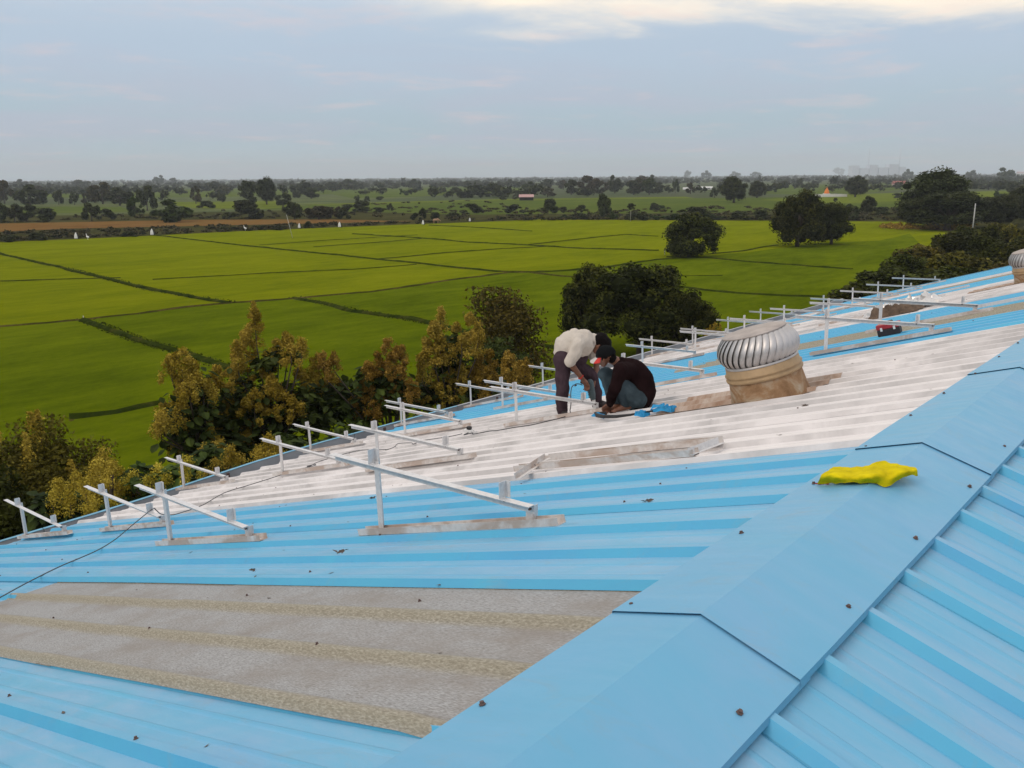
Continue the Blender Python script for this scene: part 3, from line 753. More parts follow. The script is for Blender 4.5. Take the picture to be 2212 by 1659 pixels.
dch('base_channel', (4.70, 2.88), (4.56, 1.34), UC, M['muddy'])
dch('top_rail', (4.98, 2.82, .002), (4.86, 1.33, .002), UC, M['muddy'])
dch('tall_leg', (4.35, 2.58, .006), (4.84, 2.70, .040), LA, M['muddy'])
dch('short_leg', (4.53, 1.36, .012), (4.80, 1.30, .012), LA, M['galv'])
for a, b_, lab in (((21.9, 5.5), (22.0, 3.85), 'long pale loose rail lying on blue and white sheets near the far end'),
                   ((19.2, 4.5), (19.6, 3.75), 'short loose rail lying behind the silver wrapped sack'),
                   ((17.6, 5.35), (17.9, 4.3), 'loose rail lying left of the brown sack'),
                   ((13.1, 1.75), (13.3, 0.6), 'pale loose rail lying on the blue sheets at the far right'),
                   ((15.9, 6.3), (15.6, 4.9), 'loose rail lying just right of the ventilator dome')):
    tag(lying('loose_rail', a, b_, UC, M['galv']), lab, 'metal rail', 'loose rails lying on the far roof')

# ------------------------------------------------------------------ THINGS LYING ON THE ROOF
def obj_at(mb, name, mat, org, parent=None, smooth=False):
    mb.v = [tuple(Vector(v) - Vector(org)) for v in mb.v]
    return mb.build(name, mat, parent, smooth, org if parent is None else None)
# red tool box
tb = empty('toolbox', roofp(11.05, 2.22, 0.012)); tag(tb, 'red tool box with a black lower half standing on the far blue sheets', 'toolbox')
tb.rotation_euler = (-rad(17), 0, rad(8)); tb.scale = (.62, .62, .72)
M['redplastic'] = simple('red_plastic', (0.36, 0.022, 0.030), 0.45); M['blackplastic'] = simple('black_plastic', (0.022, 0.015, 0.016), 0.5)
mb = MB(); n = 0
def rbox(mb, a, b_, bev=0.01):
    x0, y0, z0 = a; x1, y1, z1 = b_; V = []
    for z, i in ((z0, bev), (z0 + bev, 0), (z1 - bev, 0), (z1, bev)):
        V += [(x0 + i + bev, y0 + i, z), (x1 - i - bev, y0 + i, z), (x1 - i, y0 + i + bev, z), (x1 - i, y1 - i - bev, z), (x1 - i - bev, y1 - i, z), (x0 + i + bev, y1 - i, z), (x0 + i, y1 - i - bev, z), (x0 + i, y0 + i + bev, z)]
    F = [(L_ * 8 + i, L_ * 8 + (i + 1) % 8, (L_ + 1) * 8 + (i + 1) % 8, (L_ + 1) * 8 + i) for L_ in range(3) for i in range(8)] + [tuple(range(8))[::-1], tuple(range(24, 32))]
    return mb.add(V, F)
rbox(MB(), (-.12, -.21, 0), (.12, .21, .115)).build('tray', M['blackplastic'], tb)
rbox(MB(), (-.125, -.215, .117), (.125, .215, .20)).build('lid', M['redplastic'], tb)
mb = MB().tube([(0, -.10, .20), (0, -.09, .235), (0, .09, .235), (0, .10, .20)], .011, 8); mb.build('handle', M['blackplastic'], tb, True)
MB().box((-.135, -.14, .09), (-.124, -.10, .15)).box((-.135, .10, .09), (-.124, .14, .15)).build('latch', M['whiteplastic'], tb)

def crumple(w, l, h, n, seed, fold=3.0):
    mb = MB()
    for i in range(n + 1):
        for j in range(n + 1):
            u, v = i / n - .5, j / n - .5
            q = Vector((u * fold, v * fold, seed))
            z = h * (0.35 + 0.9 * abs(mnoise.noise(q)) + 0.35 * mnoise.noise(q * 2.7)) * min(1, 6 * (0.5 - max(abs(u), abs(v))) + 0.12)
            mb.v.append((u * w + 0.06 * w * mnoise.noise(q * 1.3 + Vector((5, 0, 0))), v * l + 0.06 * l * mnoise.noise(q * 1.3 + Vector((0, 7, 0))), max(0.002, z)))
    for i in range(n):
        for j in range(n): mb.f.append((i * (n + 1) + j, (i + 1) * (n + 1) + j, (i + 1) * (n + 1) + j + 1, i * (n + 1) + j + 1))
    return mb
M['sack'] = simple('brown_sack', (0.13, 0.085, 0.055), 0.95, 0, 0.3, 5, 0.6, 0.02)
M['foil'] = simple('silver_sheeting', (0.62, 0.60, 0.58), 0.3, 0.5, 0.1, 4)
o = crumple(.7, .8, .20, 22, 1.5, 5).build('sack', M['sack'], smooth=True, loc=roofp(16.0, 3.62, 0.0)); o.rotation_euler = (-rad(17), 0, 0)
tag(o, 'heap of dark brown sacking lying on the distant white sheets', 'sack')
o = crumple(.9, 1.25, .20, 26, 3.7, 9).build('silver_sheeting', M['foil'], loc=roofp(16.8, 3.75, 0.05)); o.rotation_euler = (-rad(17), 0, .1)
tag(o, 'crumpled silver plastic sheeting piled behind the brown sack', 'plastic sheeting')

# yellow cloth over the ridge cap
M['yellow'] = simple('yellow_cloth', (0.62, 0.50, 0.008), 0.95, 0, 0.14, 14, 0.35, 0.004, spec=0.05); M['redtrim'] = simple('red_hem', (0.35, 0.01, 0.03), 0.8)
def capz(x, y): return -abs(y) * TS + 0.017 + dz(x, 0)
# three rows of folds from the near hem to the far hem
CG = [[(3.563, 0.228, -0.051), (3.543, 0.154, -0.028), (3.510, 0.073, 0.007), (3.512, 0.023, 0.012), (3.541, -0.018, 0.013), (3.557, -0.055, 0.002), (3.621, -0.075, 0.009), (3.646, -0.099, 0.032), (3.749, -0.121, 0.010)],
[(3.537, 0.205, 0.004), (3.518, 0.142, 0.023), (3.535, 0.083, 0.022), (3.501, 0.010, 0.054), (3.543, -0.026, 0.054), (3.594, -0.043, 0.039), (3.607, -0.075, 0.054), (3.650, -0.099, 0.057), (3.742, -0.117, 0.036)],
[(3.741, 0.229, -0.023), (3.767, 0.197, -0.023), (3.755, 0.145, -0.007), (3.752, 0.104, 0.005), (3.750, 0.059, 0.029), (3.759, 0.023, 0.040), (3.757, -0.010, 0.044), (3.761, -0.048, 0.042), (3.783, -0.099, 0.037)],
]
def cr(P, t):
    i = min(int(t), len(P) - 2); f = t - i; a, b_, c, d = P[max(i - 1, 0)], P[i], P[i + 1], P[min(i + 2, len(P) - 1)]
    return 0.5 * ((2 * b_) + (c - a) * f + (2 * a - 5 * b_ + 4 * c - d) * f * f + (3 * b_ - a - 3 * c + d) * f ** 3)
CG = [[Vector(p) for p in r] for r in CG]; mb = MB(); nU, nV = 64, 20
for i in range(nU + 1):
    col = [cr(r, i / nU * 8) for r in CG]
    for j in range(nV + 1):
        p = cr(col, j / nV * 2); q = p * 16
        p = p + Vector((mnoise.noise(q) * .006, mnoise.noise(q + Vector((3, 0, 0))) * .006, abs(mnoise.noise(q * 1.3)) * .012 + .004 * abs(mnoise.noise(q * 3))))
        p.z = max(p.z, capz(p.x, p.y) + .003); mb.v.append(tuple(p))
for i in range(nU):
    for j in range(nV): mb.f.append((i * (nV + 1) + j, (i + 1) * (nV + 1) + j, (i + 1) * (nV + 1) + j + 1, i * (nV + 1) + j + 1))
org = Vector((3.7, 0.02, capz(3.7, 0.02)))
yc = obj_at(mb, 'cloth', M['yellow'], org, smooth=True); tag(yc, 'crumpled yellow cloth lying across the blue ridge cap', 'cloth')
h0 = CG[0][0]; mb = MB(); mb.tube([h0 + Vector((0, .012, .002)), h0 + Vector((.012, -.03, .004)), CG[0][0].lerp(CG[0][1], .7) + Vector((.0, 0, .003))], [.003, .006, .002], 6)
mb.v = [tuple(Vector(v) - org) for v in mb.v]; mb.build('red_hem', M['redtrim'], yc)

# black rubber strap with blue cloth tied to it
stp = [(7.22, 3.80, .02), (7.10, 3.86, .05), (6.98, 3.76, .05), (6.90, 3.62, .035), (6.88, 3.45, .02), (6.90, 3.30, .016), (6.92, 3.18, .02), (6.93, 3.08, .02)]
P = [roofp(x, y, h) for x, y, h in stp]; mb = MB()
wd_ = [.026, .03, .03, .026, .020, .014, .012, .010]
for i, p in enumerate(P):
    hh = wd_[i]; mb.v += [tuple(p + Vector((0, 0, -hh * .3))), tuple(p + Vector((-.012, 0, hh))), tuple(p + Vector((.02, 0.012, hh))), tuple(p + Vector((.035, .012, -hh * .3)))]
for i in range(len(P) - 1):
    for k in range(4): mb.f.append((i * 4 + k, i * 4 + (k + 1) % 4, (i + 1) * 4 + (k + 1) % 4, (i + 1) * 4 + k))
mb.f += [(0, 1, 2, 3), tuple(len(P) * 4 - 4 + k for k in (3, 2, 1, 0))]
st = obj_at(mb, 'strap', M['rubber'], P[3]); tag(st, 'black belt lying curled in front of the squatting man', 'belt')
M['bluecloth'] = simple('blue_ribbon', (0.01, 0.27, 0.55), 0.7, 0, 0.2, 12)
mb = MB()
for (cx_, cy_, r, a0) in ((6.95, 3.05, .07, 1.4),):
    for k in range(13):
        w = 2 * math.pi * k / 12; p = roofp(cx_ + .5 * r * math.sin(w) * math.cos(a0), cy_ + r * math.cos(w), 0.008 + .022 * (1 + math.sin(w)))
        mb.v += [tuple(p), tuple(p + Vector((.02, -.01, .035 + .012 * math.sin(3 * w))))]
        if k: b0 = len(mb.v); mb.f.append((b0 - 4, b0 - 3, b0 - 1, b0 - 2))
o = obj_at(mb, 'ribbon', M['bluecloth'], roofp(6.95, 3.05)); tag(o, 'bright blue ribbon tied in loops at the end of the black belt', 'ribbon')
for (x, y, w, l, rz) in ((6.90, 3.17, .13, .11, .5), (6.98, 2.93, .13, .12, -.4)):
    k = crumple(w, l, .075, 10, x * 3, 4); k.build('ribbon_tail', M['bluecloth'], o, False).location = roofp(x, y, .0) - roofp(6.95, 3.05)
o = crumple(.09, .16, .05, 8, 8.1, 3).build('ribbon', M['bluecloth'], smooth=True, loc=roofp(7.06, 3.77, .03)); tag(o, 'small blue cloth tucked in the curled end of the black belt', 'ribbon')

# extension cable across the roof, with its socket
cab = [(1.6, 5.0), (1.96, 5.39), (2.26, 5.72), (2.63, 6.06), (2.88, 6.21), (3.10, 6.38), (3.3, 6.50, .03), (3.55, 6.66, .10), (3.83, 6.83, .175), (3.90, 6.90, .15), (4.0, 7.0, .08), (4.2, 7.18, .02), (4.37, 7.30), (4.66, 7.38), (5.3, 8.0), (5.67, 8.02), (6.05, 8.05), (6.34, 8.11),
       (6.59, 7.98), (6.72, 8.10), (6.66, 8.2), (6.62, 8.08), (6.9, 8.3), (7.12, 8.33), (7.42, 8.30), (7.5, 8.05), (7.2, 7.25), (7.12, 7.13), (7.28, 7.15), (7.6, 7.42), (7.45, 7.0), (7.3, 6.8), (7.5, 6.82), (7.5, 6.35), (7.6, 6.22)]
def smooth_path(pts, n=5):
    P = [Vector(p) for p in pts]; out = []
    for i in range(len(P) - 1):
        a = P[max(i - 1, 0)]; b_ = P[i]; c = P[i + 1]; d = P[min(i + 2, len(P) - 1)]
        for k in range(n):
            t = k / n; out.append(0.5 * ((2 * b_) + (c - a) * t + (2 * a - 5 * b_ + 4 * c - d) * t * t + (3 * b_ - a - 3 * c + d) * t ** 3))
    out.append(P[-1]); return out
pts = smooth_path([roofp(p[0], p[1], 0.015 + (p[2] if len(p) > 2 else 0)) for p in cab])
ca = obj_at(MB().tube(pts, .0048, 6), 'extension_cable', M['cable'], roofp(5, 7.4), smooth=True)
tag(ca, 'thin dark extension cable wandering over the roof from the lower left to a white socket', 'cable')
sk = empty('extension_socket', roofp(7.62, 6.12)); tag(sk, 'small white extension socket with a black plug lying on the white sheets', 'socket')
rbox(MB(), (-.04, -.06, 0), (.04, .06, .045), .006).build('housing', M['whiteplastic'], sk)
rbox(MB(), (-.032, -.035, .045), (.02, .02, .085), .006).build('plug', M['rubber'], sk)

# dry leaves, scraps and metal swarf blown about on the sheets
for (x, y, s_, lab, cat) in ((2.83, 2.62, .07, 'dry curled leaf scrap lying on the blue sheets left of the front frame base', 'debris'),
        (2.52, 3.0, .04, 'small dark scrap beside the top edge of the grey skylight sheet', 'debris'), (6.02, 1.25, .07, 'pair of dark leaf scraps on the white sheets in front of the ventilator', 'debris'),
        (3.5, 1.03, .045, 'small reddish scrap lying in a blue valley beside the ridge cap', 'debris'), (4.2, 3.95, .05, 'dark twig on the blue sheets above the front frame rail', 'debris')):
    mb = MB(); s_ *= .65
    for k in range(5):
        a = random.uniform(0, 6.28); p = roofp(x + random.uniform(-s_, s_) * .5, y + random.uniform(-s_, s_), PANZ + .036)
        d = Vector((math.cos(a), math.sin(a), 0)) * s_ * random.uniform(.4, .8); e = Vector((-d.y, d.x, 0)) * .4
        mb.add([p - d, p + e + Vector((0, 0, .012)), p + d + Vector((0, 0, .006)), p - e + Vector((0, 0, .004))], [(0, 1, 2), (0, 2, 3)])
    tag(obj_at(mb, 'leaf_scrap', M['debris'], roofp(x, y)), lab, cat)
mb = MB()
for k in range(240):
    x = random.uniform(.3, 16); y = random.uniform(.4, 9.8); s_ = random.uniform(.004, .014)
    a = random.uniform(0, 3.14); p = roofp(x, y, PANZ + prof_h(x) + .002); d = Vector((math.cos(a), math.sin(a), -math.sin(a) * TS)) * s_ * 1.6; e = Vector((-math.sin(a), math.cos(a), -math.cos(a) * TS)) * s_ * .6
    mb.add([p - d, p + e, p + d + Vector((0, 0, .003)), p - e], [(0, 1, 2, 3)])
tag(obj_at(mb, 'roof_litter', M['debris'], (5, 5, 0)), kind='stuff')

# ------------------------------------------------------------------ PEOPLE
FO = Vector((7.87, 4.86, 0)); FD = Vector((0.795, 0.607, 0)); D0 = FO.dot(FD) 
def hp(x, y, d):              # joint position: sight line met at depth d behind the standing man's rear foot
    r = ray((1700 + x * 0.24108) * 0.6777, (1000 + y * 0.24108) * 0.6777)
    t = (D0 + d - CAM.dot(FD)) / r.dot(FD); return CAM + r * t
def capsule(mb, a, b_, ra, rb, n=14, flat=1.0, fa=None):
    a = Vector(a); b_ = Vector(b_); d = (b_ - a); L_ = d.length
    if L_ < 1e-5: d = Vector((0, 0, 1)); L_ = 1e-5
    d = d.normalized(); u = d.orthogonal().normalized() if fa is None else (Vector(fa) - d * Vector(fa).dot(d)).normalized(); v = d.cross(u)
    rings = []
    for k in range(1, 5): w = math.pi / 2 * k / 4; rings.append((-ra * math.cos(w), ra * math.sin(w)))
    for k in range(0, 4): w = math.pi / 2 * k / 4; rings.append((L_ + rb * math.sin(w), rb * math.cos(w)))
    base = len(mb.v); mb.v.append(tuple(a - d * ra))
    for (h, r) in rings:
        for q in range(n):
            w = 2 * math.pi * q / n; mb.v.append(tuple(a + d * h + u * math.cos(w) * r * flat + v * math.sin(w) * r))
    mb.v.append(tuple(b_ + d * rb)); R_ = len(rings)
    for q in range(n): mb.f.append((base, base + 1 + (q + 1) % n, base + 1 + q))
    for i in range(R_ - 1):
        for q in range(n): mb.f.append((base + 1 + i * n + q, base + 1 + i * n + (q + 1) % n, base + 1 + (i + 1) * n + (q + 1) % n, base + 1 + (i + 1) * n + q))
    e = base + 1 + R_ * n
    for q in range(n): mb.f.append((base + 1 + (R_ - 1) * n + q, base + 1 + (R_ - 1) * n + (q + 1) % n, e))
    return mb
def remeshed(mb, name, mat, parent, org, voxel=0.009, sm_it=3, wrinkle=0.0, wsc=9.0):
    me = mb.mesh('tmp', mat); ob = bpy.data.objects.new('tmp', me); COL.objects.link(ob)
    r = ob.modifiers.new('r', 'REMESH'); r.mode = 'VOXEL'; r.voxel_size = voxel; r.use_smooth_shade = True
    if sm_it: s = ob.modifiers.new('s', 'SMOOTH'); s.iterations = sm_it; s.factor = 0.5
    dg = bpy.context.evaluated_depsgraph_get(); ev = ob.evaluated_get(dg)
    out = bpy.data.meshes.new_from_object(ev, depsgraph=dg); out.name = name
    bpy.data.objects.remove(ob); bpy.data.meshes.remove(me)
    nv = len(out.vertices); co = np.empty(nv * 3, dtype=np.float32); out.vertices.foreach_get('co', co); co = co.reshape(-1, 3)
    if wrinkle:
        nr = np.empty(nv * 3, dtype=np.float32); out.vertices.foreach_get('normal', nr); nr = nr.reshape(-1, 3)
        w = np.array([mnoise.noise(Vector((p[0] * wsc, p[1] * wsc, p[2] * wsc * .7))) + .5 * abs(mnoise.noise(Vector((p[0] * wsc * 2.3, p[1] * wsc * 2.3, p[2] * wsc * 1.2)))) for p in co.tolist()], dtype=np.float32)
        co += nr * w[:, None] * wrinkle
    co -= np.array(org, dtype=np.float32); out.vertices.foreach_set('co', co.ravel())
    out.materials.clear(); out.materials.append(mat)
    out.polygons.foreach_set('use_smooth', [True] * len(out.polygons)); out.update()
    return link(name, out, parent)
M['skin'] = simple('skin', (0.17, 0.068, 0.036), 0.5, 0, 0.12, 8)
M['shirt_cream'] = simple('cream_shirt', (0.56, 0.50, 0.43), 0.85, 0, 0.06, 6, 0.2, 0.004, spec=0.05)
M['trousers'] = simple('plum_trousers', (0.058, 0.038, 0.046), 0.85, 0, 0.12, 8, spec=0.05)
M['black_shirt'] = simple('dark_maroon_shirt', (0.014, 0.0065, 0.007), 0.9, 0, 0.2, 7, spec=0.05)
M['jeans'] = simple('blue_grey_jeans', (0.052, 0.075, 0.088), 0.85, 0, 0.25, 5, spec=0.05)
M['hair'] = simple('black_hair', (0.006, 0.004, 0.004), 0.8, 0, 0.3, 30, 0.6, 0.003, spec=0.1)
M['capcloth'] = simple('black_cap_cloth', (0.008, 0.009, 0.010), 0.9, spec=0.05)
M['brim'] = simple('white_brim', (0.52, 0.47, 0.43), 0.7); M['redbrim'] = simple('red_brim', (0.50, 0.018, 0.012), 0.7)
M['shoe'] = simple('black_shoe', (0.018, 0.012, 0.014), 0.6)
M['drillbody'] = simple('teal_grey_casing', (0.055, 0.085, 0.095), 0.5)

def hand(mb, wrist, knuckle, palm_n, curl, s=1.0, thumb_side=1):
    """palm, four bent fingers of unequal length and a thumb from the side of the palm"""
    w = Vector(wrist); k = Vector(knuckle); d = (k - w).normalized(); nrm = (Vector(palm_n) - d * Vector(palm_n).dot(d)).normalized(); sd = d.cross(nrm)
    for o_ in (-.026, -.009, .009, .026): capsule(mb, w + sd * o_ * .6 * s, k + sd * o_ * s, .014 * s, .0115 * s, 8)
    for i, (o_, L_) in enumerate(((-.031, .060), (-.010, .074), (.011, .070), (.031, .055))):
        p = k + sd * o_ * s; dd = d.copy(); axis = sd
        for j, fr in enumerate((.45, .32, .23)):
            dd = Matrix.Rotation(curl * (0.75 if j == 0 else 1.0), 3, axis) @ dd
            q = p + dd * L_ * fr * s; capsule(mb, p, q, .0088 * s * (1 - .1 * j), .0082 * s * (1 - .12 * j), 8); p = q
    b0 = w.lerp(k, .3) + sd * thumb_side * .026 * s
    b1 = b0 + (d * .5 + sd * thumb_side * .6 - nrm * -.35).normalized() * .036 * s; b2 = b1 + (d * .9 + nrm * .45).normalized() * .028 * s
    capsule(mb, b0, b1, .013 * s, .0105 * s, 8); capsule(mb, b1, b2, .0105 * s, .009 * s, 8)

def head(mb, c, crown, face, s=1.0):
    """skull, jaw, nose, lips, brow and ears round centre c; crown and face are directions"""
    u = Vector(crown).normalized(); f = (Vector(face) - u * Vector(face).dot(u)).normalized(); r = u.cross(f); c = Vector(c)
    capsule(mb, c - f * .018 * s + u * .02 * s, c + f * .018 * s + u * .022 * s, .083 * s, .076 * s, 16)
    capsule(mb, c + f * .026 * s - u * .02 * s, c + f * .055 * s - u * .075 * s, .058 * s, .030 * s, 14)     # cheeks to chin
    for s_ in (-1, 1):
        capsule(mb, c + r * .040 * s * s_ - u * .03 * s, c + f * .045 * s + r * .016 * s * s_ - u * .082 * s, .034 * s, .022 * s, 10)   # jaw
        capsule(mb, c + r * .078 * s * s_ + u * .006 * s - f * .004 * s, c + r * .083 * s * s_ - u * .028 * s - f * .0 * s, .014 * s, .010 * s, 8)  # ear
        capsule(mb, c + f * .082 * s + r * .018 * s * s_ + u * .012 * s, c + f * .074 * s + r * .046 * s * s_ + u * .012 * s, .010 * s, .009 * s, 8)  # brow
    capsule(mb, c + f * .086 * s + u * .0 * s, c + f * .103 * s - u * .030 * s, .009 * s, .013 * s, 8)       # nose
    capsule(mb, c + f * .085 * s - u * .055 * s + r * .016 * s, c + f * .085 * s - u * .055 * s - r * .016 * s, .010 * s, .010 * s, 8)  # lips
def eyes(c, crown, face, s, parent, org):
    u = Vector(crown).normalized(); f = (Vector(face) - u * Vector(face).dot(u)).normalized(); r = u.cross(f); c = Vector(c)
    for s_ in (-1, 1):
        mb = MB(); capsule(mb, c + f * .073 * s + r * .031 * s * s_ - u * .004 * s, c + f * .0731 * s + r * .031 * s * s_ - u * .004 * s, .012 * s, .012 * s, 10)
        mb.v = [tuple(Vector(v) - org) for v in mb.v]; mb.build('eye', M['shoe'], parent, True)

# -- the standing man, bent over the drill
org = hp(400, 1370, 0.0); org.z = roofz(org.x, org.y)
man = empty('person', org); tag(man, 'man in cream shirt and dark trousers bending over with a power drill in his hands', 'person')
J = dict(pel=hp(430, 520, 0), belly=hp(455, 440, 0), mid=hp(540, 365, 0), chest=hp(660, 370, 0), neck=hp(765, 385, -.01), hR=hp(390, 590, -.08), hL=hp(470, 590, .08),
         kR=hp(388, 930, -.09), aR=hp(382, 1290, -.05), kL=hp(770, 830, .06), aL=hp(862, 1215, .06),
         sR=hp(590, 410, -.165), eR=hp(488, 655, -.19), wR=hp(640, 850, -.13), pR=hp(705, 945, -.09),
         sL=hp(745, 455, .165), eL=hp(835, 640, .14), wL=hp(820, 880, .03), pL=hp(800, 960, -.01))
H = hp(880, 400, .01)
rt = (hp(500, 0, 0) - hp(400, 0, 0)).normalized(); upz = Vector((0, 0, 1)); dp = FD
crown = (rt * 0.86 + upz * 0.42 - dp * .1).normalized(); face = (rt * 0.42 - upz * 0.9).normalized()
mb = MB()
capsule(mb, J['pel'], J['belly'], .115, .115); capsule(mb, J['belly'], J['mid'], .115, .12); capsule(mb, J['mid'], J['chest'], .12, .125)
capsule(mb, J['chest'], J['neck'], .09, .055); capsule(mb, J['neck'], H, .052, .05); head(mb, H, crown, face, 1.05)
for a, b_, ra, rb in (('hR', 'kR', .085, .055), ('kR', 'aR', .055, .036), ('hL', 'kL', .085, .055), ('kL', 'aL', .055, .036),
                      ('sR', 'eR', .050, .038), ('eR', 'wR', .039, .026), ('sL', 'eL', .050, .038), ('eL', 'wL', .039, .026)):
    capsule(mb, J[a], J[b_], ra, rb)
capsule(mb, J['sR'], J['chest'], .06, .09); capsule(mb, J['sL'], J['chest'], .06, .09)
fR = hp(425, 1345, -.10); fL = hp(925, 1262, .03)
capsule(mb, J['aR'], hp(392, 1335, -.05), .034, .036); capsule(mb, J['aL'], hp(868, 1255, .06), .034, .036)
hand(mb, J['wR'], J['pR'], -dp * 0.3 - rt * 0.2 + upz * -.3, 0.75, 1.15, -1); hand(mb, J['wL'], J['pL'], dp * .2 - rt, 0.8, 1.1, 1)
remeshed(mb, 'body', M['skin'], man, org, 0.0065, 2)
eyes(H, crown, face, 1.05, man, org)
# shirt
mb = MB()
capsule(mb, hp(415, 500, 0), hp(440, 420, 0), .128, .135, 18); capsule(mb, hp(440, 430, 0), J['mid'], .138, .142, 18); capsule(mb, hp(520, 375, .0), J['chest'], .142, .140, 18)
capsule(mb, hp(640, 345, 0), hp(775, 345, 0), .120, .075, 16); capsule(mb, hp(600, 380, -.1), J['sR'], .11, .075); capsule(mb, hp(680, 390, .1), J['sL'], .11, .075)
capsule(mb, hp(640, 430, 0), hp(690, 455, 0), .11, .08); capsule(mb, hp(500, 430, 0), hp(600, 470, 0), .13, .10)
capsule(mb, hp(560, 500, .02), hp(640, 520, .02), .075, .045)
capsule(mb, J['sR'], hp(500, 610, -.185), .078, .064); capsule(mb, hp(500, 610, -.185), hp(487, 640, -.19), .066, .066)
capsule(mb, J['sL'], hp(815, 590, .145), .072, .058)
remeshed(mb, 'shirt', M['shirt_cream'], man, org, 0.007, 3, 0.020, 11)
# collar
mb = MB(); cc = hp(765, 385, -.01); ax = (H - cc).normalized(); u = ax.orthogonal().normalized(); v = ax.cross(u)
for k in range(19):
    w = 6.283 * k / 18
    for (r, h) in ((.064, -.02), (.070, .018), (.085, -.018)): mb.v.append(tuple(cc + (u * math.cos(w) + v * math.sin(w)) * r + ax * h - org))
for k in range(18):
    for j in range(2): mb.f.append((k * 3 + j, k * 3 + j + 1, (k + 1) * 3 + j + 1, (k + 1) * 3 + j))
mb.build('collar', M['shirt_cream'], man, True)
# trousers
mb = MB()
capsule(mb, hp(415, 560, 0), hp(440, 500, 0), .125, .118, 18); capsule(mb, J['hR'], J['kR'], .105, .074, 16); capsule(mb, J['kR'], hp(385, 1150, -.07), .074, .066, 16); capsule(mb, hp(385, 1150, -.07), hp(380, 1250, -.05), .068, .060)
capsule(mb, hp(380, 1255, -.05), hp(381, 1290, -.05), .063, .058)
capsule(mb, J['hL'], J['kL'], .105, .078, 16); capsule(mb, J['kL'], J['aL'], .078, .064, 16); capsule(mb, hp(640, 600, .05), hp(500, 560, 0), .075, .09)
remeshed(mb, 'trousers', M['trousers'], man, org, 0.008, 2, 0.018, 11)
# hair
mb = MB(); u = crown; f = (face - u * face.dot(u)).normalized(); r = u.cross(f)
capsule(mb, H - f * .030 + u * .028, H + f * .014 + u * .050, .094, .086, 16); capsule(mb, H - f * .065 + u * .01, H - f * .072 - u * .035, .050, .034, 12)
capsule(mb, H + f * .052 + u * .058, H + f * .070 + u * .052, .045, .034, 10)
for s_ in (-1, 1): capsule(mb, H + r * .066 * s_ + u * .035, H + r * .075 * s_ + u * .0 + f * .012, .030, .014, 8)
remeshed(mb, 'hair', M['hair'], man, org, 0.007, 1, 0.010, 22)
for a, t in ((hp(386, 1325, -.05), hp(420, 1352, -.13)), (hp(862, 1245, .06), hp(935, 1275, .0))):
    mb = MB(); z = lambda p, h: Vector((p.x, p.y, roofz(p.x, p.y) + .012 + h))
    capsule(mb, z(a, .045), z(t, .030), .046, .034, 14); capsule(mb, z(a, .10), z(a, .05), .038, .045, 12); capsule(mb, z(a, .025), z(t, .018), .032, .026, 10)
    remeshed(mb, 'shoe', M['shoe'], man, org, 0.008, 2)
# red thread round the wrist
w0 = J['wR'].lerp(J['eR'], .08); ax = (J['wR'] - J['eR']).normalized(); u = ax.orthogonal().normalized(); v = ax.cross(u)
mb = MB().tube([w0 + (u * math.cos(k * .5236) + v * math.sin(k * .5236)) * .031 + ax * .004 * math.sin(k) - org for k in range(13)], .006, 6); mb.build('wrist_thread', M['redbrim'], man, True)

# -- the drill in his hands
tip = hp(822, 1268, -.07); top = hp(755, 930, -.06); ax = (tip - top).normalized()
dr = empty('power_drill', top); tag(dr, 'grey corded power drill pointing down, held by the man in the cream shirt', 'drill')
def dl(t, off=Vector((0, 0, 0))): return ax * t + off
Lt = (tip - top).length
mb = MB(); capsule(mb, dl(-.02), dl(Lt * .42), .040, .036, 14, 0.8); capsule(mb, dl(Lt * .30), dl(Lt * .55), .036, .028, 12); mb.build('motor_housing', M['drillbody'], dr, True)
hd = -rt * .9 + upz * .1; mb = MB(); capsule(mb, dl(.0), dl(.0, hd * .05 - ax * .0), .026, .020, 10); capsule(mb, dl(.0, hd * .05), dl(-.01, hd * .11), .020, .018, 10); mb.build('handle', M['rubber'], dr, True)
mb = MB()
for k in range(5): capsule(mb, dl(Lt * (.28 + .06 * k), -rt * .035), dl(Lt * (.28 + .06 * k), -rt * .047), .008, .006, 8)
mb.build('cooling_ribs', M['rubber'], dr, True)
MB().tube([dl(Lt * .55), dl(Lt * .60), dl(Lt * .72), dl(Lt * .74)], [.026, .022, .018, .012], 10).build('chuck', M['galv'], dr, True)
MB().tube([dl(Lt * .73), dl(Lt)], .0045, 6).build('drill_bit', M['galv'], dr, True)
cp = [hp(650, 945, -.08), hp(610, 930, -.1), hp(560, 930, -.12), hp(550, 955, -.13), hp(570, 945, -.15), hp(530, 945, -.17), hp(503, 990, -.18), hp(494, 1080, -.2), hp(498, 1180, -.2), hp(485, 1270, -.22), hp(450, 1350, -.24)]
g0 = [(7.42, 4.86), (7.38, 5.0), (7.40, 5.2), (7.36, 5.42), (7.42, 5.6), (7.36, 5.8), (7.5, 5.95), (7.42, 6.02), (7.58, 6.1)]
cp += [roofp(x, y, .018) for x, y in g0]
o = obj_at(MB().tube(smooth_path(cp, 6), .006, 6), 'drill_cable', M['cable'], top, smooth=True); tag(o, 'dark cord hanging from the drill and running over the white sheets to the socket', 'cable')

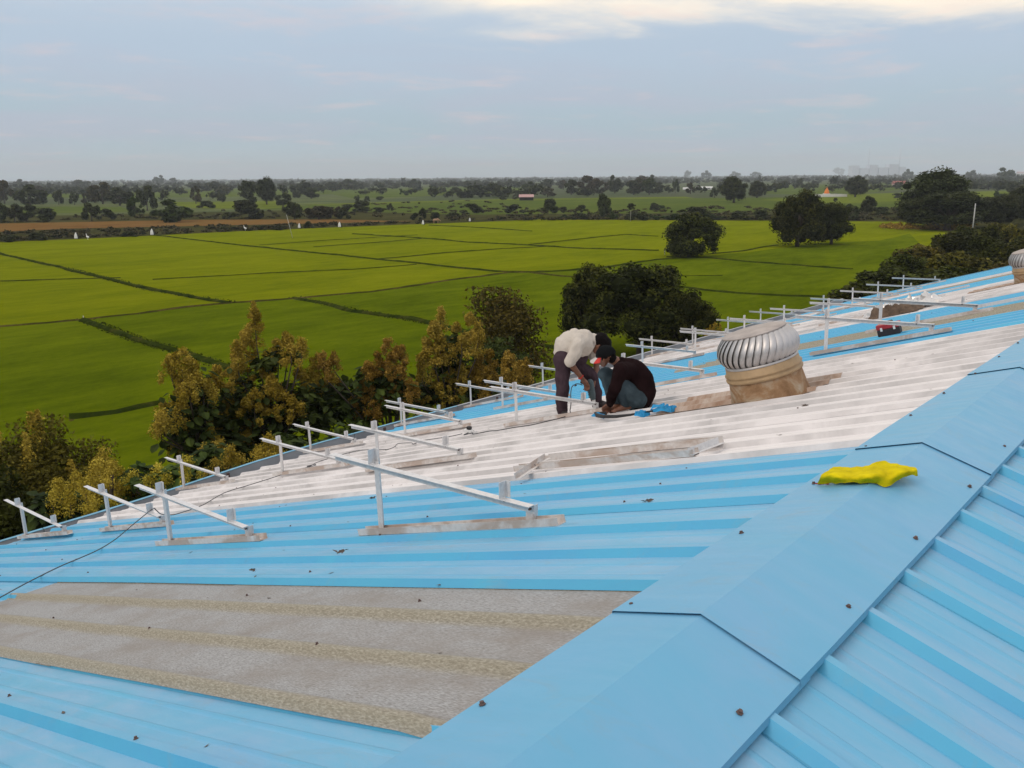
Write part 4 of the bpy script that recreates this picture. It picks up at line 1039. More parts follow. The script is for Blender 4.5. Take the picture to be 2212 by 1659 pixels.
# -- the squatting man, black shirt, jeans, cap back to front
sq0 = -0.90
o2 = hp(1250, 1300, sq0); o2.z = roofz(o2.x, o2.y)
sq = empty('person', o2); tag(sq, 'man in black shirt and jeans with a cap, squatting and holding the metal channel', 'person')
S = lambda x, y, d=0: hp(x, y, sq0 + d)
J = dict(pel=S(1370, 1110, .02), low=S(1415, 1020, .02), mid=S(1400, 880, 0), chest=S(1280, 745, 0), neck=S(1120, 640, 0), hR=S(1370, 1120, -.09), hL=S(1350, 1110, .11),
         kR=S(1150, 905, -.12), aR=S(1215, 1215, -.08), kL=S(955, 800, .16), aL=S(1090, 1170, .14), sR=S(1165, 750, -.19), eR=S(1075, 985, -.20), wR=S(1005, 1195, -.02), pR=S(960, 1245, .10),
         sL=S(1170, 730, .17), eL=S(1060, 960, .18), wL=S(1050, 1200, .16), pL=S(1045, 1262, .17))
H = S(960, 565, 0)
crown = (-rt * .30 + upz * .95).normalized(); face = (-rt * .75 - upz * .45 + dp * .35).normalized()
mb = MB()
capsule(mb, J['pel'], J['low'], .115, .11); capsule(mb, J['low'], J['mid'], .11, .12); capsule(mb, J['mid'], J['chest'], .12, .12); capsule(mb, J['chest'], J['neck'], .085, .055); capsule(mb, J['neck'], H, .052, .05)
head(mb, H, crown, face, 1.0)
for a, b_, ra, rb in (('hR', 'kR', .085, .058), ('kR', 'aR', .055, .036), ('hL', 'kL', .085, .058), ('kL', 'aL', .055, .036),
                      ('sR', 'eR', .048, .038), ('eR', 'wR', .038, .026), ('sL', 'eL', .048, .038), ('eL', 'wL', .038, .026)):
    capsule(mb, J[a], J[b_], ra, rb)
capsule(mb, J['sR'], J['chest'], .06, .09); capsule(mb, J['sL'], J['chest'], .06, .09)
for a, h_, t in ((J['aR'], S(1262, 1285, -.08), S(1085, 1325, -.12)), (J['aL'], S(1120, 1235, .14), S(1000, 1270, .12))):
    z = lambda p, h: Vector((p.x, p.y, roofz(p.x, p.y) + .014 + h))
    capsule(mb, a, z(h_, .04), .036, .034, 12); capsule(mb, z(h_, .032), z(t, .020), .032, .020, 12, 1.25); capsule(mb, z(h_, .05).lerp(z(t, .03), .3), z(t, .020), .032, .016, 10)
    dfw = (z(t, 0) - z(h_, 0)).normalized(); sd = dfw.cross(upz)
    for i in range(5): capsule(mb, z(t, .014) + sd * (.030 - .014 * i), z(t, .011) + sd * (.034 - .015 * i) + dfw * (.035 - .005 * abs(i - 1)), .0085, .0075, 8)
hand(mb, J['wR'], J['pR'], -upz, 0.85, 1.1, 1); hand(mb, J['wL'], J['pL'], -upz, 0.7, 1.05, -1)
remeshed(mb, 'body', M['skin'], sq, o2, 0.0065, 2)
eyes(H, crown, face, 1.0, sq, o2)
mb = MB()
capsule(mb, S(1400, 1130, 0), S(1435, 1030, 0), .135, .142, 18); capsule(mb, S(1425, 1040, 0), S(1405, 890, 0), .148, .152, 18); capsule(mb, S(1400, 890, 0), S(1290, 755, 0), .152, .140, 18)
capsule(mb, S(1290, 745, 0), S(1150, 675, 0), .125, .075, 16); capsule(mb, S(1260, 760, -.08), J['sR'], .10, .076); capsule(mb, S(1260, 760, .08), J['sL'], .10, .076)
capsule(mb, J['sR'], J['eR'], .080, .062); capsule(mb, J['eR'], J['wR'].lerp(J['eR'], .06), .062, .043); capsule(mb, J['sL'], J['eL'], .078, .06); capsule(mb, J['eL'], J['wL'].lerp(J['eL'], .1), .058, .042)
capsule(mb, S(1300, 850, 0), S(1330, 980, 0), .12, .11); capsule(mb, S(1440, 1120, 0), S(1480, 1180, 0), .085, .050)
remeshed(mb, 'shirt', M['black_shirt'], sq, o2, 0.008, 3, 0.018, 10)
mb = MB()
capsule(mb, S(1350, 1135, 0), S(1390, 1120, 0), .125, .125, 18); capsule(mb, J['hR'], J['kR'], .105, .080, 16); capsule(mb, J['kR'], S(1215, 1165, -.08), .080, .062, 16)
capsule(mb, J['hL'], J['kL'], .105, .080, 16); capsule(mb, J['kL'], S(1085, 1140, .14), .080, .060, 16)
remeshed(mb, 'jeans', M['jeans'], sq, o2, 0.008, 2, 0.016, 12)
mb = MB(); u = crown; f = (face - u * face.dot(u)).normalized(); r = u.cross(f)
capsule(mb, H - f * .045 + u * .012, H - f * .055 - u * .030, .070, .052, 14); 
for s_ in (-1, 1): capsule(mb, H + r * .064 * s_ + u * .02 - f * .02, H + r * .074 * s_ - u * .01 + f * .015, .032, .012, 8)
remeshed(mb, 'hair', M['hair'], sq, o2, 0.007, 1, 0.008, 22)
cpx = empty('cap', H); cpx.parent = sq; cpx.location = H - o2
mb = MB(); rings = 9; nn = 22
for i in range(rings):
    w = i / (rings - 1) * 1.62
    for k in range(nn):
        a = 6.283 * k / nn; rr = .104 * math.sin(w); mb.v.append(tuple(u * (.022 + .098 * math.cos(w)) + (f * 1.06 * math.cos(a) + r * .90 * math.sin(a)) * rr - f * .006))
for i in range(rings - 1):
    for k in range(nn): mb.f.append((i * nn + k, i * nn + (k + 1) % nn, (i + 1) * nn + (k + 1) % nn, (i + 1) * nn + k))
mb.build('cap_crown', M['capcloth'], cpx, True)
def brim(a0, a1, mat, L_=.080):
    mb = MB(); K = 10
    for k in range(K + 1):
        a = a0 + (a1 - a0) * k / K; ll = L_ * math.cos(min(1.45, abs(a) * .95)) ** .5
        for (rr, h) in ((.100, .020), (.100 + ll, -.004 - .018 * abs(math.sin(a))), (.100 + ll, -.008 - .018 * abs(math.sin(a))), (.100, .014)):
            mb.v.append(tuple((f * math.cos(a) + r * .9 * math.sin(a)) * rr + u * h))
    for k in range(K):
        for q in range(4): mb.f.append((k * 4 + q, (k + 1) * 4 + q, (k + 1) * 4 + (q + 1) % 4, k * 4 + (q + 1) % 4))
    mb.f += [(0, 1, 2, 3), tuple(K * 4 + q for q in (3, 2, 1, 0))]
    return mb.build('brim', mat, cpx)
brim(-1.3, .85, M['brim']); brim(.86, 1.35, M['redbrim'])

# ------------------------------------------------------------------ TREES
SPH = []
for i in range(1, 5):
    for k in range(8): SPH.append((math.sin(math.pi * i / 5) * math.cos(k * math.pi / 4), math.sin(math.pi * i / 5) * math.sin(k * math.pi / 4), math.cos(math.pi * i / 5)))
SPH = np.array(SPH)
SPHF = np.array([(i * 8 + k, i * 8 + (k + 1) % 8, (i + 1) * 8 + (k + 1) % 8, (i + 1) * 8 + k) for i in range(3) for k in range(8)])
def leaf_quads(rng, P, Nn, size, jitter=0.8, aspect=1.5):
    n = len(P); q = rng.normal(size=(n, 3)) * jitter + Nn; q /= np.linalg.norm(q, axis=1, keepdims=True) + 1e-9
    a = np.cross(q, rng.normal(size=(n, 3))); a /= np.linalg.norm(a, axis=1, keepdims=True) + 1e-9
    b_ = np.cross(q, a); s = size * rng.uniform(0.6, 1.35, (n, 1)); a *= s * aspect * .5; b_ *= s * .5
    return np.stack([P - a, P + b_, P + a, P - b_], axis=1).reshape(-1, 3)
def blobs_env(rng, nb, shape):
    """blob centres and radii inside a unit crown (x, y in +-.5, z 0..1)"""
    C, R = [], []
    for _ in range(nb):
        for t in range(60):
            p = rng.uniform((-.5, -.5, 0), (.5, .5, 1)); r = rng.uniform(*shape['r'])
            z = (p[2] - shape['zc']) / (shape['up'] if p[2] > shape['zc'] else shape['dn'])
            h = math.hypot(p[0], p[1]) / .5
            if (abs(z) ** shape['e'] + h ** shape['e']) < (1 - r * 1.1) and (rng.random() < .35 or abs(z) ** 2 + h * h > .25): break
        C.append(p); R.append(r)
    return np.array(C), np.array(R)
SHAPES = {'round': dict(r=(.08, .20), zc=.42, up=.62, dn=.46, e=2.2), 'dome': dict(r=(.07, .19), zc=.25, up=.80, dn=.28, e=2.5),
          'loose': dict(r=(.08, .17), zc=.5, up=.55, dn=.55, e=2.0), 'tall': dict(r=(.12, .20), zc=.5, up=.55, dn=.5, e=2.6), 'flat': dict(r=(.10, .18), zc=.5, up=.6, dn=.55, e=1.6)}
def crown_mesh(name, seed, shape, nb, nl, leaf, mat, core=0.72, jitter=.8):
    rng = np.random.default_rng(seed); C, R = blobs_env(rng, nb, SHAPES[shape])
    lo = np.min(C - R[:, None], 0); hi = np.max(C + R[:, None], 0); C = (C - lo) / (hi - lo); C[:, :2] -= .5; R = R / float(np.mean(hi - lo))
    w = R ** 2 / np.sum(R ** 2); idx = rng.choice(nb, nl, p=w)
    d = rng.normal(size=(nl, 3)); d[:, 2] += .25; d /= np.linalg.norm(d, axis=1, keepdims=True)
    lump = 1 + .16 * np.sin(d[:, 0] * 7 + idx) * np.cos(d[:, 1] * 6 + idx * 2) + rng.normal(size=nl) * .07
    P = C[idx] + d * (R[idx] * lump)[:, None]
    V = leaf_quads(rng, P, d, leaf, jitter)
    me_v = [V]
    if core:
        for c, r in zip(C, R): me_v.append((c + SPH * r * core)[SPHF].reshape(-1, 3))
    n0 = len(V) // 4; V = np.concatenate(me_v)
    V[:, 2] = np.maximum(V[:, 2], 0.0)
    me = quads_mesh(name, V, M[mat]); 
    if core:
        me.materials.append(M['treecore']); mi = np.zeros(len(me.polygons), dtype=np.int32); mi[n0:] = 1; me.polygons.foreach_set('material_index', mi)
    return me
def trunk_mesh(seed, limbs=4, spread=.28, r=.045):
    rng = random.Random(seed); mb = MB()
    mb.tube([(0, 0, -.02), (.01, .0, .12), (.0, .015, .30), (-.01, .0, .55)], [r * 1.25, r, r * .8, r * .35], 8)
    for k in range(limbs):
        a = 6.28 * k / limbs + rng.uniform(-.4, .4); z0 = rng.uniform(.16, .32); s = spread * rng.uniform(.7, 1.1)
        mb.tube([(0, 0, z0), (math.cos(a) * s * .45, math.sin(a) * s * .45, z0 + .16), (math.cos(a) * s, math.sin(a) * s, z0 + .38)], [r * .6, r * .42, r * .15], 6)
    return mb.mesh('trunk', M['bark'], True)
TR = [trunk_mesh(i) for i in range(3)]
CR = {}
for k, (key, shape, nb, nl, leaf, mat, jit) in enumerate([
    ('mango0', 'dome', 60, 13000, .024, 'leaf_mango', .8), ('mango1', 'round', 64, 13000, .023, 'leaf_mango', .8), ('mango2', 'dome', 70, 14000, .021, 'leaf_mango', .8),
    ('orch0', 'dome', 40, 6000, .040, 'leaf_mango', .8), ('orch1', 'round', 40, 6000, .040, 'leaf_olive', .8), ('orch2', 'dome', 44, 6000, .038, 'leaf_mango', .8),
    ('big0', 'round', 80, 13000, .020, 'leaf_far', .9), ('big1', 'dome', 80, 13000, .020, 'leaf_far', .9),
    ('far0', 'round', 18, 1500, .075, 'leaf_far', .9), ('far1', 'dome', 16, 1500, .075, 'leaf_far', .9), ('far2', 'loose', 16, 1300, .070, 'leaf_brown', 1.0), ('far3', 'tall', 16, 1400, .075, 'leaf_far', .9),
    ('far4', 'round', 14, 1300, .080, 'leaf_brown', .9), ('bush0', 'dome', 12, 1200, .085, 'leaf_green', .9), ('bush1', 'dome', 12, 1200, .085, 'leaf_far', .9), ('far5', 'flat', 16, 1400, .07, 'leaf_far', 1.0),
    ('green0', 'round', 16, 1400, .075, 'leaf_green', .9)]):
    CR[key] = crown_mesh('crown', 50 + k, shape, nb, nl, leaf, mat, jitter=jit)
def dist_base(by, px): # ground distance for a base seen at image height by
    p = gp(px, by); return p
tcount = [0]
def tree(px, by, w, h, kind, label=None, name='tree', cat='tree', group=None, z0=.10, p=None, W=None, H=None, gap=0.0):
    p = gp(px, by) if p is None else p
    dep = (p - CAM).dot(FWD); W = w * dep / 1883 if W is None else W; H = h * dep / 1883 / .985 if H is None else H
    k = tcount[0]; tcount[0] += 1
    root = empty(name, (p.x, p.y, GZ), (k * 2.399) % 6.28); tag(root, label, cat, group)
    c = link('crown', CR[kind], root, (0, 0, H * z0)); c.scale = (W, W * .95, H * (1 - z0))
    if not kind.startswith('bush'):
        t = link('trunk', TR[k % 3], root); t.scale = (W * .75, W * .75, H * (1 - gap))
    return root
# two dark mango trees alone in the rice, and the great pair of them
tree(1489, 555, 137, 92, 'mango0', 'single round dark mango tree standing alone in the bright rice paddy', 'mango_tree', z0=.03)
tree(1722, 533, 122, 118, 'mango1', 'taller left tree of the dark mango pair in the middle of the paddy', 'mango_tree', z0=.03)
tree(1795, 528, 92, 88, 'mango2', 'lower right tree of the dark mango pair in the middle of the paddy', 'mango_tree', z0=.04)
tree(1262, 0, 0, 0, 'mango1', 'dark leafy tree on the left of the pair behind the two workers', 'mango_tree', p=atd(1268, 700, 66), W=5.2, H=6.6)
tree(1390, 0, 0, 0, 'mango2', 'broad dark tree right behind the two workers, wider than its neighbour', 'mango_tree', p=atd(1385, 700, 63), W=8.6, H=6.9)
tree(1470, 0, 0, 0, 'mango0', 'dark leafy tree at the right edge of the clump behind the workers', 'mango_tree', p=atd(1470, 700, 62), W=5.0, H=5.2)
# the group of great old trees on the right
tree(2022, 492, 172, 124, 'big0', 'tallest of the great dark trees at the right, its crown rising above the horizon', 'great_tree')
tree(2045, 497, 190, 82, 'big1', 'wide dark tree in front of the tallest one at the right, behind the concrete pole', 'great_tree')
tree(1968, 488, 70, 60, 'mango1', 'small dark tree at the left foot of the great trees at the right', 'great_tree')
tree(2150, 492, 110, 70, 'big0', 'dark tree right of the concrete pole, reaching towards the photo edge', 'great_tree')
tree(2222, 486, 120, 82, 'big1', 'dark tree cut by the right edge above the orchard', 'great_tree')
tree(2310, 480, 140, 90, 'big0', 'dark tree beyond the right edge of the view', 'great_tree')
ORD = ['first', 'second', 'third', 'fourth', 'fifth', 'sixth', 'seventh', 'eighth', 'ninth', 'tenth', 'eleventh', 'twelfth', 'thirteenth', 'fourteenth', 'fifteenth', 'sixteenth', 'seventeenth', 'eighteenth', 'nineteenth', 'twentieth']
def ordn(n): return ORD[n] if n < 20 else '%d%s' % (n + 1, {1: 'st', 2: 'nd', 3: 'rd'}.get((n + 1) % 10, 'th') if (n + 1) // 10 != 1 else 'th')
# orchard behind the gable
rnd = random.Random(11); oc = 0
for ri, (dist, lpx) in enumerate(((47, 1890), (56, 1862), (66, 1880), (77, 1895), (89, 1925), (102, 1955), (117, 2000), (134, 2040), (152, 2085))):
    step = 6.6 * 1883 / dist; px = lpx; j = 0
    while px < 2460:
        dd = dist + rnd.uniform(-3, 3); kind = ('orch0', 'orch2', 'orch1')[(oc * 7 + j) % 3] if px > 1960 else 'orch0'
        H = rnd.uniform(4.6, 6.0) + (0.6 if px > 2100 else 0) - (0.7 if j == 0 else 0); W = rnd.uniform(6.6, 8.6)
        tree(0, 0, 0, 0, kind, 'orchard mango tree behind the gable, %s from the left in the %s row' % (ordn(j), ordn(ri)), 'orchard_tree', 'tree', 'mango trees of the dense orchard', p=atd(px + rnd.uniform(-.2, .2) * step, 600, dd), W=W, H=H, z0=.05)
        px += step; oc += 1; j += 1

def A1(x, y): return x * .33702, 338.9 + y * .33702
def A2(x, y): return 677.7 + x * .33702, 338.9 + y * .33702
def A3(x, y): return 1355.4 + x * .3873, 305 + y * .3873
far = []
for (x, y, w, h, k) in [(1020, 180, 78, 60, 'far0'), (1113, 179, 62, 42, 'far1'), (1257, 300, 78, 108, 'far2'), (1430, 240, 95, 52, 'far4'), (1600, 312, 135, 150, 'far5'), (1710, 305, 140, 172, 'big0'), (1815, 318, 105, 80, 'far1'),
        (660, 303, 150, 132, 'far4'), (770, 312, 175, 112, 'far0'), (195, 318, 190, 135, 'far0'), (250, 250, 90, 60, 'far4'), (378, 308, 66, 92, 'far3'), (480, 308, 60, 80, 'far3'), (558, 303, 70, 68, 'far2'), (945, 345, 120, 152, 'far3'), (868, 392, 105, 125, 'green0'),
        (590, 412, 112, 112, 'far3'), (682, 402, 110, 68, 'bush1'), (290, 418, 155, 88, 'bush1'), (172, 412, 130, 100, 'far1'), (95, 418, 120, 110, 'far3'), (8, 420, 110, 140, 'far0'), (1105, 417, 255, 132, 'bush0'), (1560, 398, 240, 118, 'bush1'),
        (1888, 402, 125, 108, 'far1'), (2045, 402, 160, 82, 'far4'), (2180, 392, 85, 72, 'far2'), (1320, 328, 125, 45, 'bush1'), (1425, 292, 62, 50, 'far3'), (2130, 222, 92, 58, 'far5'), (1995, 268, 115, 68, 'far1'), (30, 300, 120, 140, 'far4'),
        (1360, 215, 100, 55, 'far1'), (1240, 205, 90, 40, 'far1'), (520, 200, 120, 50, 'far3'), (130, 200, 90, 55, 'far0'), (1900, 262, 70, 45, 'bush1'), (1075, 212, 40, 30, 'bush1'), (240, 535, 140, 50, 'bush1'), (70, 545, 120, 45, 'bush1'), (830, 512, 110, 34, 'bush1'), (1440, 478, 90, 30, 'bush1'), (1680, 470, 80, 30, 'bush1'), (1800, 468, 110, 28, 'bush1'), (1980, 458, 60, 45, 'bush1')]:
    a, b_ = A1(x, y); far.append((a, b_, w * .337, h * .337, k))
for (x, y, w, h, k) in [(118, 217, 92, 50, 'far5'), (238, 208, 112, 62, 'far1'), (640, 203, 92, 60, 'far0'), (578, 247, 62, 40, 'bush0'), (765, 240, 70, 55, 'far0'), (740, 242, 30, 30, 'bush1'), (905, 243, 95, 48, 'bush1'), (1038, 263, 85, 62, 'bush1'), (1148, 253, 130, 82, 'far3'), (1205, 255, 70, 60, 'far1'), (1375, 240, 90, 80, 'far0'),
        (980, 200, 60, 45, 'far1'), (1500, 257, 110, 55, 'far2'), (1260, 195, 80, 50, 'far0'), (1650, 243, 100, 90, 'far1'), (1760, 244, 145, 115, 'far4'), (1850, 243, 95, 85, 'far2'), (1930, 234, 90, 112, 'far0'), (2050, 243, 115, 85, 'far1'), (2150, 243, 95, 105, 'far3'), (2100, 200, 90, 75, 'far4'), (1600, 210, 70, 60, 'far2'), (1500, 205, 80, 60, 'far5'),
        (278, 283, 42, 38, 'far0'), (343, 284, 46, 32, 'bush1'), (425, 276, 60, 22, 'bush1'), (310, 354, 135, 72, 'bush1'), (232, 352, 100, 48, 'bush1'), (408, 356, 85, 32, 'bush1'), (195, 398, 90, 68, 'bush1'), (488, 350, 42, 50, 'far3'), (700, 402, 55, 72, 'far3'), (660, 404, 70, 45, 'bush1'), (780, 404, 80, 48, 'bush1'), (895, 394, 85, 38, 'bush1'),
        (1003, 362, 140, 62, 'bush1'), (1292, 361, 120, 56, 'bush1'), (1510, 360, 120, 88, 'bush1'), (1598, 358, 62, 38, 'bush1'), (1715, 360, 62, 50, 'far5'), (1858, 398, 100, 152, 'far3'), (1705, 403, 112, 42, 'bush1'), (2060, 404, 120, 52, 'bush1'), (2183, 342, 82, 40, 'bush1'), (1915, 400, 80, 45, 'bush0'), (1220, 275, 60, 28, 'bush1'), (1295, 275, 50, 35, 'far2'), (90, 398, 100, 75, 'far4'), (30, 400, 110, 80, 'far4'), (2180, 404, 80, 35, 'bush0'), (1610, 400, 70, 30, 'bush0')]:
    a, b_ = A2(x, y); far.append((a, b_, w * .337, h * .337, k))
for (x, y, w, h, k) in [(592, 344, 178, 142, 'mango1'), (722, 316, 112, 92, 'mango0'), (486, 316, 52, 55, 'far3'), (1270, 312, 130, 115, 'mango1'), (878, 264, 62, 40, 'far1'), (960, 264, 42, 55, 'far3'), (1020, 278, 55, 38, 'bush1'), (1562, 212, 55, 55, 'far0'), (352, 294, 62, 60, 'far2'), (268, 290, 40, 75, 'far3'), (170, 292, 92, 58, 'far1'), (60, 292, 110, 80, 'far4'), (120, 250, 80, 60, 'far0'),
        (1340, 406, 98, 98, 'mango0'), (1248, 442, 88, 86, 'far1'), (372, 432, 170, 65, 'bush1'), (160, 382, 92, 35, 'bush0'), (620, 440, 140, 48, 'bush1'), (250, 440, 120, 35, 'bush0'), (470, 440, 110, 38, 'bush0'), (740, 440, 100, 55, 'bush1'), (60, 442, 100, 42, 'bush1'), (2108, 228, 100, 78, 'far0'), (2152, 288, 68, 60, 'far1'), (1915, 215, 60, 50, 'far3'), (2065, 312, 58, 32, 'bush0'),
        (1180, 190, 60, 40, 'far1'), (335, 205, 40, 40, 'far3'), (440, 210, 55, 45, 'far0'), (1500, 318, 50, 28, 'bush1'), (815, 285, 36, 38, 'bush0'), (1510, 268, 36, 26, 'bush1'), (2205, 300, 60, 90, 'far2'), (1420, 412, 100, 45, 'bush1'), (1130, 440, 80, 45, 'bush1'), (1520, 410, 80, 40, 'bush1'), (600, 205, 60, 35, 'far0'), (720, 205, 60, 32, 'far1')]:
    a, b_ = A3(x, y); far.append((a, b_, w * .3873, h * .3873, k))
# labels: nearest landmark and look, numbered from the left within each band of the land
far.sort(key=lambda t: t[0])
bands = {'in the scrub beyond the rice': [], 'in the middle distance': [], 'far off below the horizon': []}
for t in far:
    key = list(bands)[0 if t[1] > 458 else (1 if t[1] > 424 else 2)]; bands[key].append(t)
for key, L_ in bands.items():
    for i, (a, b_, w, h, k) in enumerate(L_):
        bush = k.startswith('bush'); look = {'bush0': 'green bush', 'bush1': 'dark bush', 'far2': 'loose brownish tree', 'far4': 'brownish round tree', 'far3': 'upright dark tree', 'far5': 'spreading dark tree', 'green0': 'green tree'}.get(k, 'dark round tree')
        tree(a, b_, w, h, k, '%s %s, %s plant from the left there' % (look, key, ordn(i)), 'bush' if bush else 'tree', 'bush' if bush else 'tree', 'bushes ' + key if bush else 'trees ' + key, z0=0.0 if bush else .08)
# slim young trees with pale stems
M['palebark'] = simple('pale_bark', (0.36, 0.34, 0.30), 0.8)
for (px, by, w, h, lab) in ((1362, 478, 18, 38, 'slim young tree with a pale straight stem and tiny crown by the paddy edge'), (1803, 452, 9, 24, 'thin bare stem tree right of the mango pair')):
    p = gp(px, by); dep = (p - CAM).dot(FWD); r = empty('young_tree', (p.x, p.y, GZ)); tag(r, lab, 'tree'); Hh = h * dep / 1883; Ww = w * dep / 1883
    MB().tube([(0, 0, 0), (0.05, 0, Hh * .5), (0, 0, Hh * .9)], [.11, .08, .05], 6).build('trunk', M['palebark'], r, True)
    c = link('crown', CR['far5'], r, (0, 0, Hh * .62)); c.scale = (Ww, Ww, Hh * .38)

# far woods and hedges that read as one mass
rng = np.random.default_rng(5); V = []; VC = []
ang0 = math.atan2(FWD.y, FWD.x)
def clump(x, y, W, H, nleaf, leaf):
    nb = 4; C = np.stack([rng.uniform(-.32, .32, nb) * W, rng.uniform(-.32, .32, nb) * W, rng.uniform(.3, .68, nb) * H], 1); R = rng.uniform(.24, .36, nb)
    idx = rng.integers(0, nb, nleaf); d = rng.normal(size=(nleaf, 3)); d /= np.linalg.norm(d, axis=1, keepdims=True)
    sc = np.array([W, W, H]); P = C[idx] + d * R[idx][:, None] * sc + np.array([x, y, GZ]); P[:, 2] = np.maximum(P[:, 2], GZ)
    V.append(leaf_quads(rng, P, d, leaf, .8))
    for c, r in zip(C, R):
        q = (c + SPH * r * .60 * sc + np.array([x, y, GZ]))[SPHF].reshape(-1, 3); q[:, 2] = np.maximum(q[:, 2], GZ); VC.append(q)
n = 0
while n < 4600:
    a = ang0 + rng.uniform(-.95, .95); d = 560 * (9 ** (rng.random() ** .9))
    x, y = CAM.x + d * math.cos(a), CAM.y + d * math.sin(a)
    h1 = mnoise.noise(Vector((x * .0042, y * .0042, 1.0))); h2 = mnoise.noise(Vector((x * .0013, y * .0013, 5.0)))
    u = (x * .83 + y * .55) / 170.0; v = (-x * .55 + y * .83) / 260.0
    hedge = min(abs(u - round(u)) * 170, abs(v - round(v)) * 260)
    dens = (d - 480) / 1150 + .16
    if not (h1 * .8 + h2 * .6 > .42 - dens * .55 or (hedge < 7 and rng.random() < .55)): continue
    W = rng.uniform(6, 15); H = rng.uniform(3.5, 9.5) * (1.0 if d < 2500 else 1.2)
    if rng.random() < .06: H *= 1.45
    clump(x, y, W, H, 46 if d < 1300 else 24, 1.4 if d < 1300 else 2.6); n += 1
for k in range(900):
    a = ang0 - .95 + 1.9 * (k + rng.random()) / 900; d = rng.uniform(4300, 7600)
    clump(CAM.x + d * math.cos(a), CAM.y + d * math.sin(a), rng.uniform(16, 40), rng.uniform(7, 14), 16, 5)
nl_ = sum(len(v) for v in V) // 4
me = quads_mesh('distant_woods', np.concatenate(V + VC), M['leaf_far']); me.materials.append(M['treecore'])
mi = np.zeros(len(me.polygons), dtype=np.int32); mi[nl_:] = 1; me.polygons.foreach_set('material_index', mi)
tag(link('distant_woods', me), kind='stuff')
# low scrub along the paddy edge and through the scrub strip
V = []; VC = []
for k in range(900):
    px = rng.uniform(-150, 2150); t = rng.random(); by = np.interp(px, [0, 330, 735, 1080, 1460, 1950], [521, 508, 490, 477, 474, 477]) - t ** 1.6 * (46 if px < 1100 else 26)
    if px < 950 and np.interp(px, [0, 430, 900], [482, 474, 470]) < by < np.interp(px, [0, 430, 900], [503, 490, 480]): continue
    p = gp(px, by); W = rng.uniform(1.2, 4.5); clump(p.x, p.y, W, rng.uniform(.4, 1.2), 26, .45)
nl_ = sum(len(v) for v in V) // 4
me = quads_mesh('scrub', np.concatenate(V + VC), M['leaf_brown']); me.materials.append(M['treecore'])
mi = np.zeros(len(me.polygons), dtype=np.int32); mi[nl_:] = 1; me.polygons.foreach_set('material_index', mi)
tag(link('scrub', me), kind='stuff')

V = []; VC = []
for k in range(90):
    p = gp(rng.uniform(1900, 2105), rng.uniform(488, 497)); clump(p.x, p.y, rng.uniform(1.0, 2.6), rng.uniform(.5, 1.3), 30, .32)
tag(link('dry_scrub', quads_mesh('dry_scrub', np.concatenate(V), M['panicle_rust'])), kind='stuff')
# ---- trees close behind the eave
def big_leaves(rng, P, size):
    """drooping broad leaves folded along the midrib: two quads each"""
    n = len(P); out = rng.normal(size=(n, 3)); out[:, 2] = -abs(out[:, 2]) * .55 - .1; out /= np.linalg.norm(out, axis=1, keepdims=True)
    s = np.cross(out, np.array([0, 0, 1.0])); s /= np.linalg.norm(s, axis=1, keepdims=True) + 1e-6; up = np.cross(s, out)
    L_ = size * rng.uniform(.6, 1.25, (n, 1)); w = L_ * .34; tip = P + out * L_; m1 = P + out * L_ * .38; 
    e1 = m1 + s * w + up * L_ * .10; e2 = m1 - s * w + up * L_ * .10; m2 = P + out * L_ * .72 - up * L_ * .03
    e3 = m2 + s * w * .8 + up * L_ * .06; e4 = m2 - s * w * .8 + up * L_ * .06
    return np.concatenate([np.stack([P, e1, e3, tip], 1).reshape(-1, 3), np.stack([P, tip, e4, e2], 1).reshape(-1, 3)])
def panicles(rng, C, h, w, n):
    """plumes of tiny flowers: a cone of short side sprays on a stem"""
    t = rng.random(n) ** .8; a = rng.uniform(0, 6.283, n); k = np.floor(a / 6.283 * 7); rr = w * (1 - t * .85) * np.sqrt(rng.random(n)) * (.55 + .45 * np.sin(t * 22 + k * 1.7) ** 2)
    P = C + np.stack([rr * np.cos(a), rr * np.sin(a), t * h], 1) + rng.normal(size=(n, 3)) * .02
    return leaf_quads(rng, P, rng.normal(size=(n, 3)), .048, 1.0, 1.2)
